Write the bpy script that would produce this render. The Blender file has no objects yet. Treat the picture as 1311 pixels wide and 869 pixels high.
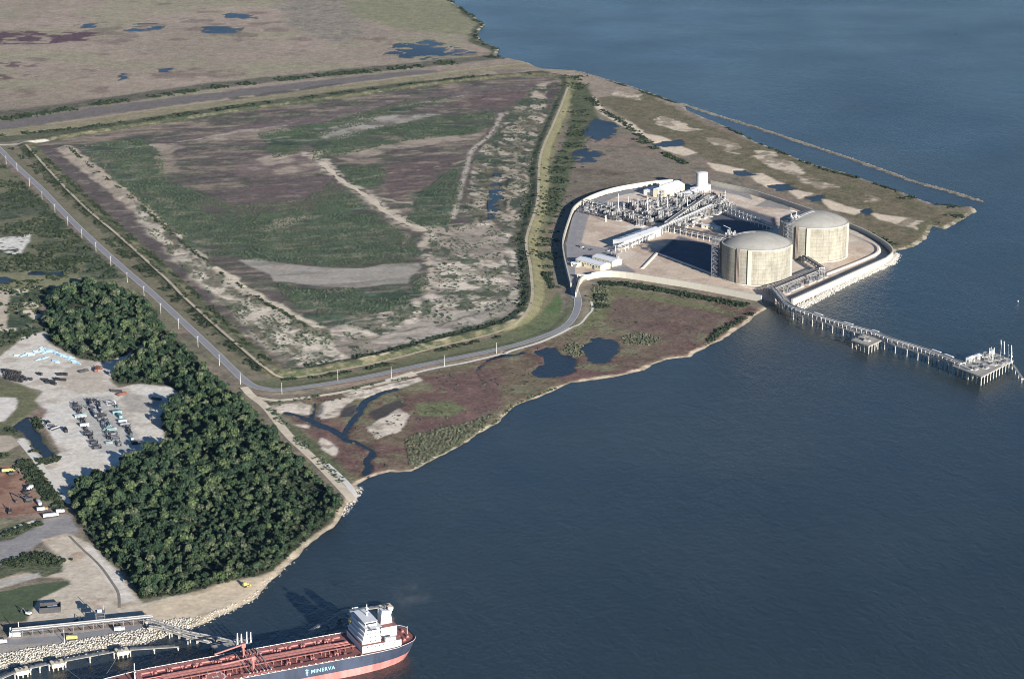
import bpy, math, random
import numpy as np
from mathutils import Vector

import time; T0 = time.time()
rnd = random.Random(7)
R = math.radians
sc = bpy.context.scene
COL = sc.collection

# ------------------------------------------------------------------ camera, sky, sun, exposure
CAM_H, CAM_PITCH, CAM_F = 680.0, R(17.0), 2750.0          # metres, pitch below level, focal length (image pixels)
cd = bpy.data.cameras.new('camera'); cam = bpy.data.objects.new('camera', cd); COL.objects.link(cam)
cam.location = (0, 0, CAM_H); cam.rotation_euler = (R(90) - CAM_PITCH, 0, 0)
cd.sensor_width = 36.0; cd.lens = 36.0 * CAM_F / 1311.0
cd.clip_start = 1.0; cd.clip_end = 60000.0
sc.camera = cam

SUN_EL, SUN_AZ = R(15.5), R(150.0)                         # azimuth clockwise from +Y
sun_dir = Vector((math.sin(SUN_AZ) * math.cos(SUN_EL), math.cos(SUN_AZ) * math.cos(SUN_EL), math.sin(SUN_EL)))
w = bpy.data.worlds.new('World'); sc.world = w; w.use_nodes = True
nt = w.node_tree; nt.nodes.clear()
sky = nt.nodes.new('ShaderNodeTexSky'); sky.sky_type = 'NISHITA'; sky.sun_disc = False
sky.sun_elevation = SUN_EL; sky.sun_rotation = SUN_AZ; sky.altitude = 300; sky.air_density = 0.9; sky.dust_density = 0.05; sky.ozone_density = 4.6
bg = nt.nodes.new('ShaderNodeBackground'); bg.inputs['Strength'].default_value = 0.054
wo = nt.nodes.new('ShaderNodeOutputWorld')
nt.links.new(sky.outputs[0], bg.inputs[0]); nt.links.new(bg.outputs[0], wo.inputs[0])
sl = bpy.data.lights.new('sun', 'SUN'); sl.energy = 5.0; sl.angle = R(0.53); sl.color = (1.0, 0.94, 0.86)
so = bpy.data.objects.new('sun', sl); COL.objects.link(so)
so.rotation_euler = (-sun_dir).to_track_quat('-Z', 'Y').to_euler()
vs = sc.view_settings
vs.view_transform = 'Standard'; vs.look = 'None'; vs.gamma = 1.0; vs.exposure = 1.0; vs.use_curve_mapping = False
sc.cycles.use_denoising = True; sc.cycles.pixel_filter_type = 'BLACKMAN_HARRIS'; sc.cycles.filter_width = 1.0
sc.cycles.max_bounces = 5; sc.cycles.diffuse_bounces = 2; sc.cycles.glossy_bounces = 3; sc.cycles.transparent_max_bounces = 6

# ------------------------------------------------------------------ helpers
_sp, _cp = math.sin(CAM_PITCH), math.cos(CAM_PITCH)
def G(px, py, z=0.0):
    """image pixel, back-projected through the camera -> metres on the level ground z"""
    u = (px - 655.5) / CAM_F; v = (434.5 - py) / CAM_F
    t = (CAM_H - z) / (_sp - v * _cp)  # where the camera ray through the image pixel meets level z
    return (u * t, t * (_cp + v * _sp))
def Gs(pts, z=0.0): return [G(p[0], p[1], z) for p in pts]
def Q(ox, oy, s, pts): return [(ox + x / s, oy + y / s) for x, y in pts]

def lin(c):
    return tuple((v / 255 / 12.92) if v / 255 <= 0.04045 else ((v / 255 + 0.055) / 1.055) ** 2.4 for v in c)

MATS = {}
def mat(name, rgb, rough=0.7, var=0.18, scale=0.25, metal=0.0, bump=0.0, bscale=1.0, streak=0.0, spec=0.4):
    if name in MATS: return MATS[name]
    m = bpy.data.materials.new(name); m.use_nodes = True; t = m.node_tree; b = t.nodes['Principled BSDF']
    b.inputs['Roughness'].default_value = rough; b.inputs['Metallic'].default_value = metal
    b.inputs['Specular IOR Level'].default_value = spec
    tc = t.nodes.new('ShaderNodeTexCoord'); n = t.nodes.new('ShaderNodeTexNoise')
    n.inputs['Scale'].default_value = scale; n.inputs['Detail'].default_value = 6; n.inputs['Roughness'].default_value = 0.65
    mp = t.nodes.new('ShaderNodeMapping')
    if streak: mp.inputs['Scale'].default_value = (1, 1, streak)
    t.links.new(tc.outputs['Object'], mp.inputs[0]); t.links.new(mp.outputs[0], n.inputs['Vector'])
    mr = t.nodes.new('ShaderNodeMapRange'); mr.inputs[1].default_value = 0.3; mr.inputs[2].default_value = 0.7
    mr.inputs[3].default_value = 1 - var; mr.inputs[4].default_value = 1 + var
    t.links.new(n.outputs[0], mr.inputs[0])
    mx = t.nodes.new('ShaderNodeVectorMath'); mx.operation = 'SCALE'; mx.inputs[0].default_value = rgb[:3]
    t.links.new(mr.outputs[0], mx.inputs['Scale']); t.links.new(mx.outputs[0], b.inputs['Base Color'])
    if bump:
        n2 = t.nodes.new('ShaderNodeTexNoise'); n2.inputs['Scale'].default_value = bscale; n2.inputs['Detail'].default_value = 4
        t.links.new(tc.outputs['Object'], n2.inputs['Vector'])
        bp = t.nodes.new('ShaderNodeBump'); bp.inputs['Strength'].default_value = 1.0; bp.inputs['Distance'].default_value = bump
        t.links.new(n2.outputs[0], bp.inputs['Height']); t.links.new(bp.outputs[0], b.inputs['Normal'])
    MATS[name] = m
    return m

def tag(o, label=None, cat=None, group=None, kind=None):
    if label: o['label'] = label
    if cat: o['category'] = cat
    if group: o['group'] = group
    if kind: o['kind'] = kind
    return o
def thing(name, label, cat, loc=(0, 0, 0), rz=0.0, group=None):
    o = bpy.data.objects.new(name, None); COL.objects.link(o); o.empty_display_size = 1
    o.location = loc; o.rotation_euler = (0, 0, rz)
    return tag(o, label, cat, group)
def link(name, me, parent=None, loc=None, rz=0.0):
    o = bpy.data.objects.new(name, me); COL.objects.link(o)
    if parent is not None: o.parent = parent
    if loc is not None: o.location = loc
    if rz: o.rotation_euler = (0, 0, rz)
    return o
def copy_tree(o, parent=None):
    c = o.copy(); COL.objects.link(c); c.parent = parent
    for ch in list(o.children): copy_tree(ch, c)
    return c

class MB:
    def __init__(self): self.v = []; self.f = []
    def add(self, vs, fs):
        b = len(self.v); self.v.extend(vs); self.f.extend([tuple(b + i for i in f) for f in fs]); return self
    def box(self, x0, y0, z0, x1, y1, z1):
        return self.add([(x0,y0,z0),(x1,y0,z0),(x1,y1,z0),(x0,y1,z0),(x0,y0,z1),(x1,y0,z1),(x1,y1,z1),(x0,y1,z1)],
                        [(3,2,1,0),(4,5,6,7),(0,1,5,4),(1,2,6,5),(2,3,7,6),(3,0,4,7)])
    def obox(self, c, s, rz=0.0):
        ca, sa = math.cos(rz), math.sin(rz); q = []
        for dz in (0, s[2]):
            for dx, dy in ((-.5,-.5),(.5,-.5),(.5,.5),(-.5,.5)):
                x, y = dx * s[0], dy * s[1]; q.append((c[0] + x * ca - y * sa, c[1] + x * sa + y * ca, c[2] + dz))
        return self.add(q, [(3,2,1,0),(4,5,6,7),(0,1,5,4),(1,2,6,5),(2,3,7,6),(3,0,4,7)])
    def prism(self, pts, z0, z1):
        n = len(pts)
        a = sum(pts[i][0] * pts[(i+1) % n][1] - pts[(i+1) % n][0] * pts[i][1] for i in range(n))
        if a < 0: pts = pts[::-1]
        return self.add([(p[0], p[1], z0) for p in pts] + [(p[0], p[1], z1) for p in pts],
                        [tuple(range(n))[::-1], tuple(range(n, 2*n))] + [(i, (i+1) % n, n + (i+1) % n, n + i) for i in range(n)])
    def cyl(self, p0, p1, r, n=8, r2=None, caps=True):
        p0, p1 = Vector(p0), Vector(p1); d = (p1 - p0).normalized(); r2 = r if r2 is None else r2
        a = d.orthogonal().normalized(); b = d.cross(a); q = []
        for p, rr in ((p0, r), (p1, r2)):
            for i in range(n):
                t = 2 * math.pi * i / n; q.append(tuple(p + a * (rr * math.cos(t)) + b * (rr * math.sin(t))))
        fs = [(i, (i+1) % n, n + (i+1) % n, n + i) for i in range(n)]
        if caps: fs += [tuple(range(n))[::-1], tuple(range(n, 2*n))]
        return self.add(q, fs)
    def lathe(self, prof, n=24, c=(0, 0), a0=0.0, a1=2*math.pi):
        full = abs(a1 - a0 - 2*math.pi) < 1e-6; m = n if full else n + 1; q = []
        for r, z in prof:
            for i in range(m):
                t = a0 + (a1 - a0) * i / n; q.append((c[0] + r * math.cos(t), c[1] + r * math.sin(t), z))
        fs = []
        for k in range(len(prof) - 1):
            for i in range(n):
                j = (i + 1) % m; fs.append((k*m + i, k*m + j, (k+1)*m + j, (k+1)*m + i))
        return self.add(q, fs)
    def gable(self, x0, y0, x1, y1, z0, zr, axis='x', over=0.0):
        if axis == 'x':
            ym = (y0 + y1) / 2; q = [(x0-over,y0-over,z0),(x1+over,y0-over,z0),(x1+over,y1+over,z0),(x0-over,y1+over,z0),(x0-over,ym,zr),(x1+over,ym,zr)]
            return self.add(q, [(3,2,1,0),(0,1,5,4),(2,3,4,5),(1,2,5),(3,0,4)])
        xm = (x0 + x1) / 2; q = [(x0-over,y0-over,z0),(x1+over,y0-over,z0),(x1+over,y1+over,z0),(x0-over,y1+over,z0),(xm,y0-over,zr),(xm,y1+over,zr)]
        return self.add(q, [(3,2,1,0),(1,2,5,4),(3,0,4,5),(0,1,4),(2,3,5)])
    def mesh(self, name, m=None, smooth=False):
        me = bpy.data.meshes.new(name); me.from_pydata(self.v, [], self.f)
        if m: me.materials.append(m)
        if smooth: me.polygons.foreach_set('use_smooth', [True] * len(me.polygons))
        me.update(); return me
    def build(self, name, m, parent=None, loc=None, rz=0.0, smooth=False):
        return link(name, self.mesh(name, m, smooth), parent, loc, rz)

def np_mesh(name, V, F, m=None, smooth=False):
    """V (n,3), F (k,3|4) int arrays"""
    me = bpy.data.meshes.new(name); k = F.shape[1]
    me.vertices.add(len(V)); me.vertices.foreach_set('co', np.ascontiguousarray(V, dtype=np.float32).ravel())
    me.loops.add(F.size); me.loops.foreach_set('vertex_index', np.ascontiguousarray(F, dtype=np.int32).ravel())
    me.polygons.add(len(F)); me.polygons.foreach_set('loop_start', np.arange(0, F.size, k, dtype=np.int32))
    if smooth: me.polygons.foreach_set('use_smooth', np.ones(len(F), dtype=bool))
    if m: me.materials.append(m)
    me.update(calc_edges=True); me.validate(); return me

# ------------------------------------------------------------------ noise and distance fields (numpy)
def _hash(ix, iy, seed):
    h = ix * np.uint32(374761393) + iy * np.uint32(668265263) + np.uint32((seed * 1442695041) & 0xFFFFFFFF)
    h = (h ^ (h >> np.uint32(13))) * np.uint32(1274126177)
    return ((h ^ (h >> np.uint32(16))) & np.uint32(0xFFFF)).astype(np.float32) * np.float32(1 / 65535.0)
def vnoise(x, y, seed=0):
    gx = np.floor(x); gy = np.floor(y); fx = (x - gx).astype(np.float32); fy = (y - gy).astype(np.float32)
    ix = gx.astype(np.int32).astype(np.uint32); iy = gy.astype(np.int32).astype(np.uint32); o1 = np.uint32(1)
    fx = fx * fx * (3 - 2 * fx); fy = fy * fy * (3 - 2 * fy)
    a = _hash(ix, iy, seed); b = _hash(ix + o1, iy, seed); c = _hash(ix, iy + o1, seed); d = _hash(ix + o1, iy + o1, seed)
    return a + (b - a) * fx + (c - a) * fy + (a - b - c + d) * fx * fy
def fbm(x, y, scale, octv=4, seed=0, gain=0.55):
    s = 0.0; amp = 1.0; tot = 0.0; f = 1.0 / scale
    for o in range(octv):
        s = s + amp * vnoise(x * f + 13.7 * o, y * f + 7.3 * o, seed + o * 17); tot += amp; amp *= gain; f *= 2.03
    return s / tot
def sstep(a, b, x):
    t = np.clip((x - a) / (b - a), 0, 1); return t * t * (3 - 2 * t)
def poly_sdf(X, Y, P):
    d2 = np.full(X.shape, 1e18, np.float32); ins = np.zeros(X.shape, bool); n = len(P)
    for i in range(n):
        x0, y0 = P[i]; x1, y1 = P[(i + 1) % n]; ex, ey = x1 - x0, y1 - y0; L = ex * ex + ey * ey + 1e-12
        t = np.clip(((X - x0) * ex + (Y - y0) * ey) / L, 0, 1)
        d2 = np.minimum(d2, (X - x0 - t * ex) ** 2 + (Y - y0 - t * ey) ** 2)
        if y0 != y1: ins ^= ((y0 > Y) != (y1 > Y)) & (X < (x1 - x0) * (Y - y0) / (y1 - y0) + x0)
    d = np.sqrt(d2); return np.where(ins, d, -d)
def line_dist(X, Y, P):
    d2 = np.full(X.shape, 1e18, np.float32)
    for i in range(len(P) - 1):
        x0, y0 = P[i]; x1, y1 = P[i + 1]; ex, ey = x1 - x0, y1 - y0; L = ex * ex + ey * ey + 1e-12
        t = np.clip(((X - x0) * ex + (Y - y0) * ey) / L, 0, 1)
        d2 = np.minimum(d2, (X - x0 - t * ex) ** 2 + (Y - y0 - t * ey) ** 2)
    return np.sqrt(d2)
def smooth_line(pts, step=6.0):
    """Catmull-Rom through pts, resampled"""
    P = [np.array(p, float) for p in pts]; P = [2 * P[0] - P[1]] + P + [2 * P[-1] - P[-2]]; out = []
    for i in range(1, len(P) - 2):
        a, b, c, d = P[i-1], P[i], P[i+1], P[i+2]; n = max(2, int(np.linalg.norm(c - b) / step))
        for k in range(n):
            t = k / n
            out.append(tuple(0.5 * ((2*b) + (-a + c) * t + (2*a - 5*b + 4*c - d) * t*t + (-a + 3*b - 3*c + d) * t**3)))
    out.append(tuple(P[-2])); return out

# ------------------------------------------------------------------ layout of the place (image pixel coordinates)
SHORE = [(560,-35),(581,4),(601,17),(621,32),(611,45),(618,54),(640,62),(636,72),(668,78),(692,88),(735,90),(760,97),(810,112),(875,135),
         (880,141),(927,161),(966,181),(1000,194),(1036,209),(1070,218),(1103,228),(1153,246),(1198,262),(1245,265),(1250,270),(1232,282),(1211,294),(1196,290),(1186,306),(1171,316),(1148,322),
         (1150,328),(1140,340),(1131,344),(1080,368),(1048,386),(1024,397),(1014,394),(1004,387),(979,396),(951,418),(924,435),(884,457),(853,460),(826,474),(789,482),(734,490),(704,503),
         (661,520),(640,540),(618,554),(576,577),(549,592),(527,603),(499,603),(477,610),(461,620),(458,632),(448,646),(429,673),(397,697),(363,728),(335,760),(301,779),
         (260,798),(224,809),(184,822),(105,836),(34,849),(-10,857),(-120,880),(-420,1100),(-900,600),(-800,100),(-900,-60),(200,-75)]
SHORE_W = Gs(SHORE)
SPIT = Gs([(872,133),(905,144),(972,165),(1030,184),(1081,201),(1130,218),(1171,233),(1215,245),(1257,258)])
LEVEE = [(33,185),(75,231),(110,266),(155,304),(210,354),(240,384),(310,446),(340,470),(362,479),(400,476),(432,470),(493,458),(576,437),(640,421),(668,407),(681,382),(679,342),
         (674,306),(688,258),(692,200),(708,160),(719,134),(727,112),(720,100),(668,97),(534,111),(440,125),(335,138),(268,148),(134,168),(33,185)]
LEVEE_W = smooth_line(Gs(LEVEE), 14)
ROAD = [(-40,150),(-12,180),(4,197),(21,214.5),(52.5,243.5),(91,283.6),(124,315),(155,343),(193,376),(235,415),(270,448),(297,474),(314,490),(332,499),(361,501.5),(410,495),(466,485.5),(549,468),(600,457.5),
        (649,447),(691,434.6),(722,421),(736,405),(740,388),(736,373)]
ROAD_W = smooth_line(Gs(ROAD), 8)
WALLZ, PADZ = 8.8, 3.5
WALL = Gs([(757,357),(775,354.5),(800,356),(840,362),(900,372),(975,386.5)], 1.0)
WALL_E = [(1014,388.5),(1060,368),(1100,350),(1134,335),(1143,326),(1137,317),(1120,306),(1100,296),(1060,280),(1010,263),(960,247),(910,236)]
WALL_N = [(872,234),(840,236),(800,242),(775,248),(752,257),(736,268),(730,280),(721,310),(722,330),(727,352),(731,368)]
WALL_EW = Gs(WALL_E, 3.5); WALL_NW = Gs(WALL_N, 3.5)
PLANT_W = WALL + WALL_EW + WALL_NW
FOREST = Gs([(56,391),(75,378),(110,368),(150,371),(176,385),(200,405),(208,424),(234,444),(272,482),(294,503),(309,510),(323,527),(359,567),(400,606),(441,645),(428,664),(397,690),(363,718),(345,733),
          (330,738),(280,750),(230,762),(180,769),(160,735),(120,700),(97,662),(86,638),(92,626),(130,608),(180,585),(197,577),(216,573),(209,550),(206,535),(217,525),(234,513),(222,497),
          (180,493),(150,492),(143,484),(165,465),(190,446),(180,442),(160,457),(132,464),(104,461),(82,449),(62,438),(54,415),(68,404)])
YARD = Gs(Q(0, 400, 3.342, [(-60,210),(0,195),(100,110),(200,85),(270,92),(215,130),(270,165),(330,200),(440,215),(530,190),(600,150),(640,122),(655,150),(560,210),(470,290),(500,325),(600,305),(740,315),(780,375),
          (710,430),(690,480),(720,575),(650,585),(560,645),(420,695),(310,745),(285,805),(200,690),(80,545),(110,540),(190,640),(262,605),(180,470),(205,420),(160,380),(190,340),(100,320),(0,270),(-60,270)]))
LOWYARD = Gs(Q(0, 640, 3.796, [(200,200),(330,165),(440,215),(560,330),(660,480),(690,510),(987,440),(1250,330),(1400,370),(1140,520),(850,620),(700,600),(640,570),(440,590),(100,610),(130,560),(200,470),(345,400),(300,385),(190,378),(-60,450),(-60,400),(190,350),(310,310)]))

# ponds: (outline in image pixels, water level, threshold style)
PONDS = [
 ('B6a', Q(600,340,3.2775,[(255,368),(330,342),(385,335),(475,405),(462,440),(400,468),(300,475),(270,462),(305,412),(298,388)]), 0),
 ('B6b', Q(600,340,3.2775,[(480,322),(560,298),(600,308),(618,350),(602,397),(540,402),(500,387)]), 0),
 ('B6c', Q(600,340,3.2775,[(15,440),(60,400),(120,378),(250,362),(250,374),(120,392),(60,425),(30,452)]), 0),
 ('B2a', Q(400,0,2.98,[(1042,505),(1085,455),(1165,478),(1140,515),(1080,535)]), 1),
 ('B2b', Q(400,0,2.98,[(995,618),(1008,583),(1050,568),(1082,590),(1072,615),(1020,626)]), 1),
 ('B2c', Q(400,0,2.98,[(290,215),(330,170),(440,155),(540,185),(600,200),(440,225)]), 2),
 ('B1a', Q(0,0,2.98,[(490,118),(530,93),(605,92),(600,110),(540,116)]), 2),
 ('B1b', Q(0,0,2.98,[(750,112),(800,104),(905,104),(890,126),(780,122)]), 2),
 ('B1c', Q(0,0,2.98,[(870,52),(950,60),(960,72),(880,66)]), 2),
 ('B1d', Q(0,0,2.98,[(305,97),(375,90),(372,104),(320,104)]), 2),
 ('B1e', Q(0,0,2.98,[(450,305),(470,278),(485,280),(478,298)]), 0),
 ('B1f', Q(0,0,2.98,[(610,265),(650,260),(650,274),(612,276)]), 0),
 ('field', [(633,224),(638,226),(636,252),(631,280),(626,283),(628,255)], 2),
 ('creek1', Q(300,400,3.62,[(240,465),(280,475),(330,490),(370,507),(430,533),(500,576),(560,600),(615,628),(628,660),(612,700),(604,745)]), 5.0),
 ('creek2', Q(300,400,3.62,[(500,576),(520,540),(545,495),(572,465),(588,440),(618,407),(680,376),(755,354)]), 4.4),
 ('creek3', Q(300,400,3.62,[(366,506),(356,478),(372,450),(374,425)]), 4.2),
 ('ditch', Q(0,400,3.342,[(55,490),(118,448),(142,498),(190,578),(222,600),(190,618),(145,562),(105,512)]), 0),
 ('pit1', Q(0,330,8.69,[(325,165),(400,150),(490,155),(480,185),(330,185)]), 0),
 ('pit2', Q(0,330,8.69,[(530,165),(690,155),(690,190),(545,195)]), 0),
 ('pit3', Q(0,330,8.69,[(-40,215),(60,208),(160,245),(80,280),(-40,275)]), 0),
 ('gap1', Q(720,60,2.218,[(252,276),(330,264),(338,280),(285,288)]), 0),
 ('gap2', Q(720,60,2.218,[(478,350),(530,350),(545,366),(500,368)]), 0),
 ('gap3', Q(720,60,2.218,[(583,392),(640,388),(655,403),(610,410)]), 0),
 ('gap4', Q(720,60,2.218,[(688,425),(732,418),(748,436),(715,442)]), 0),
 ('gap5', Q(720,60,2.218,[(832,464),(872,456),(892,470),(858,480)]), 0),
]

# ------------------------------------------------------------------ terrain fields
ys = np.concatenate([np.arange(1330, 1800, 1.6), np.arange(1800, 2700, 2.4), np.arange(2700, 3400, 4.0), np.arange(3400, 5250, 8.0)])
xs = np.arange(-1340, 690, 2.0)
X, Y = np.meshgrid(xs.astype(np.float32), ys.astype(np.float32))
wx = fbm(X, Y, 26, 4, 3) - 0.5; wy = fbm(X, Y, 26, 4, 41) - 0.5           # edge wobble
XW, YW = X + wx * 16, Y + wy * 16
shore = poly_sdf(X + wx * 7, Y + wy * 7, SHORE_W)
spit_d = line_dist(X, Y, SPIT)
shore = np.maximum(shore, 5.5 - spit_d + wx * 5)
land = shore > -9
fan = np.abs(X) < Y * 0.262 + 90
n60 = fbm(X, Y, 60, 4, 5); n25 = fbm(X, Y, 25, 4, 11); n9 = fbm(X, Y, 9, 4, 23); n200 = fbm(X, Y, 220, 4, 31)
nst = fbm(X * 0.9 + Y * 0.4, (Y * 0.9 - X * 0.4) * 0.30, 14, 4, 77)
Z = 1.15 + 0.5 * (n60 - 0.5) + 0.35 * (n9 - 0.5)
plant = poly_sdf(X, Y, PLANT_W)
lev_d = line_dist(X + wx * 3, Y + wy * 3, LEVEE_W)
lev_in = poly_sdf(X, Y, LEVEE_W)
Z = Z + np.where(lev_in > 0, 0.8 + 1.1 * (n25 - 0.5), 0)
Z = np.maximum(Z, 5.0 - np.clip(lev_d - 2.5, 0, None) * 0.34 + 0.3 * (n9 - 0.5))
RIDGE = smooth_line(Gs([(83,190),(110,213),(163,254),(220,304),(265,340),(330,385),(400,424)]), 14)
rid_d = line_dist(X + wx * 14, Y + wy * 14, RIDGE)
Z = np.maximum(Z, 3.9 - np.clip(rid_d - 3, 0, None) * 0.22 + 1.4 * (n9 - 0.5))
Z = np.where(plant > 3, PADZ, Z)
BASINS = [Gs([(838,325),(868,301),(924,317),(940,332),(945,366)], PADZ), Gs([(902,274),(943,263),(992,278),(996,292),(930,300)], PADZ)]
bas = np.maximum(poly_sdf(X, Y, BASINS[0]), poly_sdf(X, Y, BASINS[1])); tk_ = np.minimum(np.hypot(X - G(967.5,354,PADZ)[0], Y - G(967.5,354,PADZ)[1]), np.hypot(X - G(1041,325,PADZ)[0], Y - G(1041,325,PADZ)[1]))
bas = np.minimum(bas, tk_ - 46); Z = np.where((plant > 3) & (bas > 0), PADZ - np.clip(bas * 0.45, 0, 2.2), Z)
road_d = line_dist(X, Y, ROAD_W)
k = 1 - sstep(7, 16, road_d); Z = np.where(plant > 3, Z, Z * (1 - k) + 2.0 * k)
Z = np.minimum(Z, shore * 0.16 - 0.12 + 0.5 * (n9 - 0.5))
pond_any = np.full(X.shape, -1e9, np.float32); pond_lvl = np.full(X.shape, 0.62, np.float32); pond_near = np.zeros(X.shape, bool)
def bbox(P, m):
    a = np.array(P); x0, y0 = a.min(0) - m; x1, y1 = a.max(0) + m
    i0, i1 = np.searchsorted(ys, [y0, y1]); j0, j1 = np.searchsorted(xs, [x0, x1]); return slice(i0, i1), slice(j0, j1)
POND_SHEETS = []
for nm, P, style in PONDS:
    W = Gs(P, 1.0); sl_ = bbox(W, 25)
    if style > 3: d = style / 2 - line_dist(X[sl_] + wx[sl_]*14, Y[sl_] + wy[sl_]*14, smooth_line(W, 4)) + (n9[sl_] - 0.5) * 3
    elif style == 2: d = poly_sdf(X[sl_] + wx[sl_]*40, Y[sl_] + wy[sl_]*40, W) * 0.3 + (n25[sl_] - 0.5) * 60 + (n9[sl_] - 0.5) * 25
    elif style == 1: d = poly_sdf(X[sl_] + wx[sl_]*16, Y[sl_] + wy[sl_]*16, W) * 0.6 + (n9[sl_] - 0.45) * 26 + (n25[sl_] - 0.5) * 24
    else:
        kk = 9 if ('creek' in nm or 'pit' in nm or 'ditch' in nm) else 26
        d = poly_sdf(X[sl_] + wx[sl_]*kk, Y[sl_] + wy[sl_]*kk, W) + (n9[sl_] - 0.5) * (5 if kk == 9 else 9) - (3.5 if nm in ('B6a', 'B6c') else 2.5 if 'gap' in nm else 0)
    if style < 3: d = np.where(poly_sdf(X[sl_], Y[sl_], W) > (-9 if style == 0 else -14), d, -50)
    pond_any[sl_] = np.maximum(pond_any[sl_], d)
    lvl = 0.62 + (1.0 if nm == 'field' else 0)
    if nm == 'field': pond_lvl[sl_] = lvl
    POND_SHEETS.append((nm, W, lvl))
    pond_near[sl_] = True
pd_ = pond_any
Z = np.where(pd_ > -4, np.minimum(Z, np.where(pd_ > 0, pond_lvl - 0.35, pond_lvl - 0.3 + 0.9 * sstep(0, 4, -pd_))), Z)
Z = np.where(pond_near & (pd_ <= -1.5) & (shore > 3) & (plant < 3), np.maximum(Z, pond_lvl + 0.12), Z)

print('T terrain', time.time() - T0)
# ---- ground cover colours -------------------------------------------------
ALB, DESAT = 1.24, 0.26
def C(r, g, b):
    if g + 5 < r < g + 26: g = g + 0.07 * (r - g); b = min(b, 0.94 * g)
    c = np.array(lin((r, g, b))); l = float(c @ np.array([0.25, 0.6, 0.15])); c = (c * (1 - DESAT) + l * DESAT) * ALB; return (c * min(1.0, 0.68 / c.max())).astype(np.float32)
col = np.zeros(X.shape + (3,), np.float32); veg = np.full(X.shape, 0.5, np.float32)
def mixc(mask, c, v=None):
    global col, veg
    m = mask[..., None]; col = col * (1 - m) + c * m
    if v is not None: veg = veg * (1 - mask) + v * mask
def paint(P, c, v=None, soft=2.0, warp=16.0, patch=None, world=False, amt=1.0):
    W = P if world else Gs(P, 1.5); s = bbox(W, 30 + warp)
    d = poly_sdf(X[s] + wx[s] * warp, Y[s] + wy[s] * warp, W); m = sstep(-soft, soft, d) * amt
    if patch is not None: m = m * patch[s]
    mm = m[..., None]; col[s] = col[s] * (1 - mm) + c * mm
    if v is not None: veg[s] = veg[s] * (1 - m) + v * m
def stripe(P, width, c, v=None, soft=1.5, warp=6.0, patch=None, world=False, amt=1.0):
    W = smooth_line(P if world else Gs(P, 1.5), 12); s = bbox(W, 20 + width)
    d = width / 2 - line_dist(X[s] + wx[s] * warp, Y[s] + wy[s] * warp, W); m = sstep(-soft, soft, d) * amt
    if patch is not None: m = m * patch[s]
    mm = m[..., None]; col[s] = col[s] * (1 - mm) + c * mm
    if v is not None: veg[s] = veg[s] * (1 - m) + v * m

# base marsh, browner and greener in drifts
col[:] = C(124, 111, 92)
mixc(sstep(0.42, 0.62, n200), C(118, 112, 84)); mixc(sstep(0.5, 0.66, n60), C(132, 110, 94)); mixc(sstep(0.58, 0.72, n25) * 0.7, C(92, 88, 70))
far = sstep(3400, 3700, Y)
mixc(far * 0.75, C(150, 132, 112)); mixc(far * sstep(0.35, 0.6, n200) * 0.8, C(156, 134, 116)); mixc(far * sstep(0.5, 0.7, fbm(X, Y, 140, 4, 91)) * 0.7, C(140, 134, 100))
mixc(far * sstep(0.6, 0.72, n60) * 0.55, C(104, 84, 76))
paint([(-20,38),(60,40),(130,42),(110,52),(20,58),(-20,56)], C(92,66,72), 0.6, 8, 40, sstep(0.42,0.55,n25))
paint([(-20,80),(40,78),(45,100),(-20,105)], C(100,78,74), 0.6, 8, 40, sstep(0.5,0.6,n25))
paint([(350,-10),(450,-10),(470,40),(440,60),(380,40),(360,20)], C(134,122,104), 0.9, 20, 60)
paint([(440,0),(590,0),(615,30),(600,45),(520,40),(450,20)], C(128,124,88), 0.6, 20, 40)
stripe([(575,-5),(600,17),(617,32),(608,46),(616,56),(634,64),(636,74)], 26, C(84,90,62), 1.0, 5, 20)
# strips north of the disposal field
stripe([(-30,150),(67,138),(134,129),(200,120),(268,110),(335,103),(440,92),(535,83),(640,72)], 52, C(96,92,74), 0.9, 8, 20)
stripe([(-30,166),(60,152),(130,142),(200,133),(300,120),(380,110),(440,104),(540,93)], 62, C(108,100,96), 0.3, 8, 25)
stripe([(-30,175),(67,163),(134,154),(268,135),(400,117),(500,104),(600,91),(672,82)], 52, C(134,124,90), 0.5, 6, 14)
stripe([(60,159),(134,149),(268,130),(400,113),(600,89),(670,81)], 9, C(158,138,112), 0.2, 4, 6)
stripe([(-30,183),(67,171),(134,162),(268,142),(400,124),(540,106),(690,93)], 40, C(86,88,64), 0.9, 5, 16)
stripe([(300,126),(380,115),(430,108)], 22, C(92,84,84), 0.3, 4, 10, sstep(0.45,0.5,n25))
# disposal field
paint(LEVEE_W, C(100,86,80), 0.5, 3, 4, world=True)
paint(LEVEE_W, C(84,86,66), 0.9, 3, 4, sstep(0.52,0.6,n25), world=True)
nh = fbm(X * 0.33 + Y * 0.12, Y - X * 0.25, 30, 5, 101, 0.6); nh2 = fbm(X * 0.4 + Y * 0.15, Y - X * 0.25, 12, 4, 131, 0.6)
paint(LEVEE_W, C(136,118,98), 0.4, 3, 4, sstep(0.5, 0.66, nh) * 0.8, world=True); paint(LEVEE_W, C(78,72,68), 0.6, 3, 4, sstep(0.5, 0.36, nh2) * 0.6, world=True)
GREEN, GREEN2 = C(58,78,58), C(76,94,68)
def scrub(P, warp=26):
    pm_ = 0.35 + 0.65 * sstep(0.34, 0.52, nh); paint(P, GREEN, 1.0, 12, warp * 1.6, pm_); paint(P, GREEN2, 1.0, 12, warp * 1.6, sstep(0.45, 0.65, n25) * pm_); paint(P, C(104,98,80), 0.9, 9, warp, sstep(0.5, 0.7, nh2) * 0.8)
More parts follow.
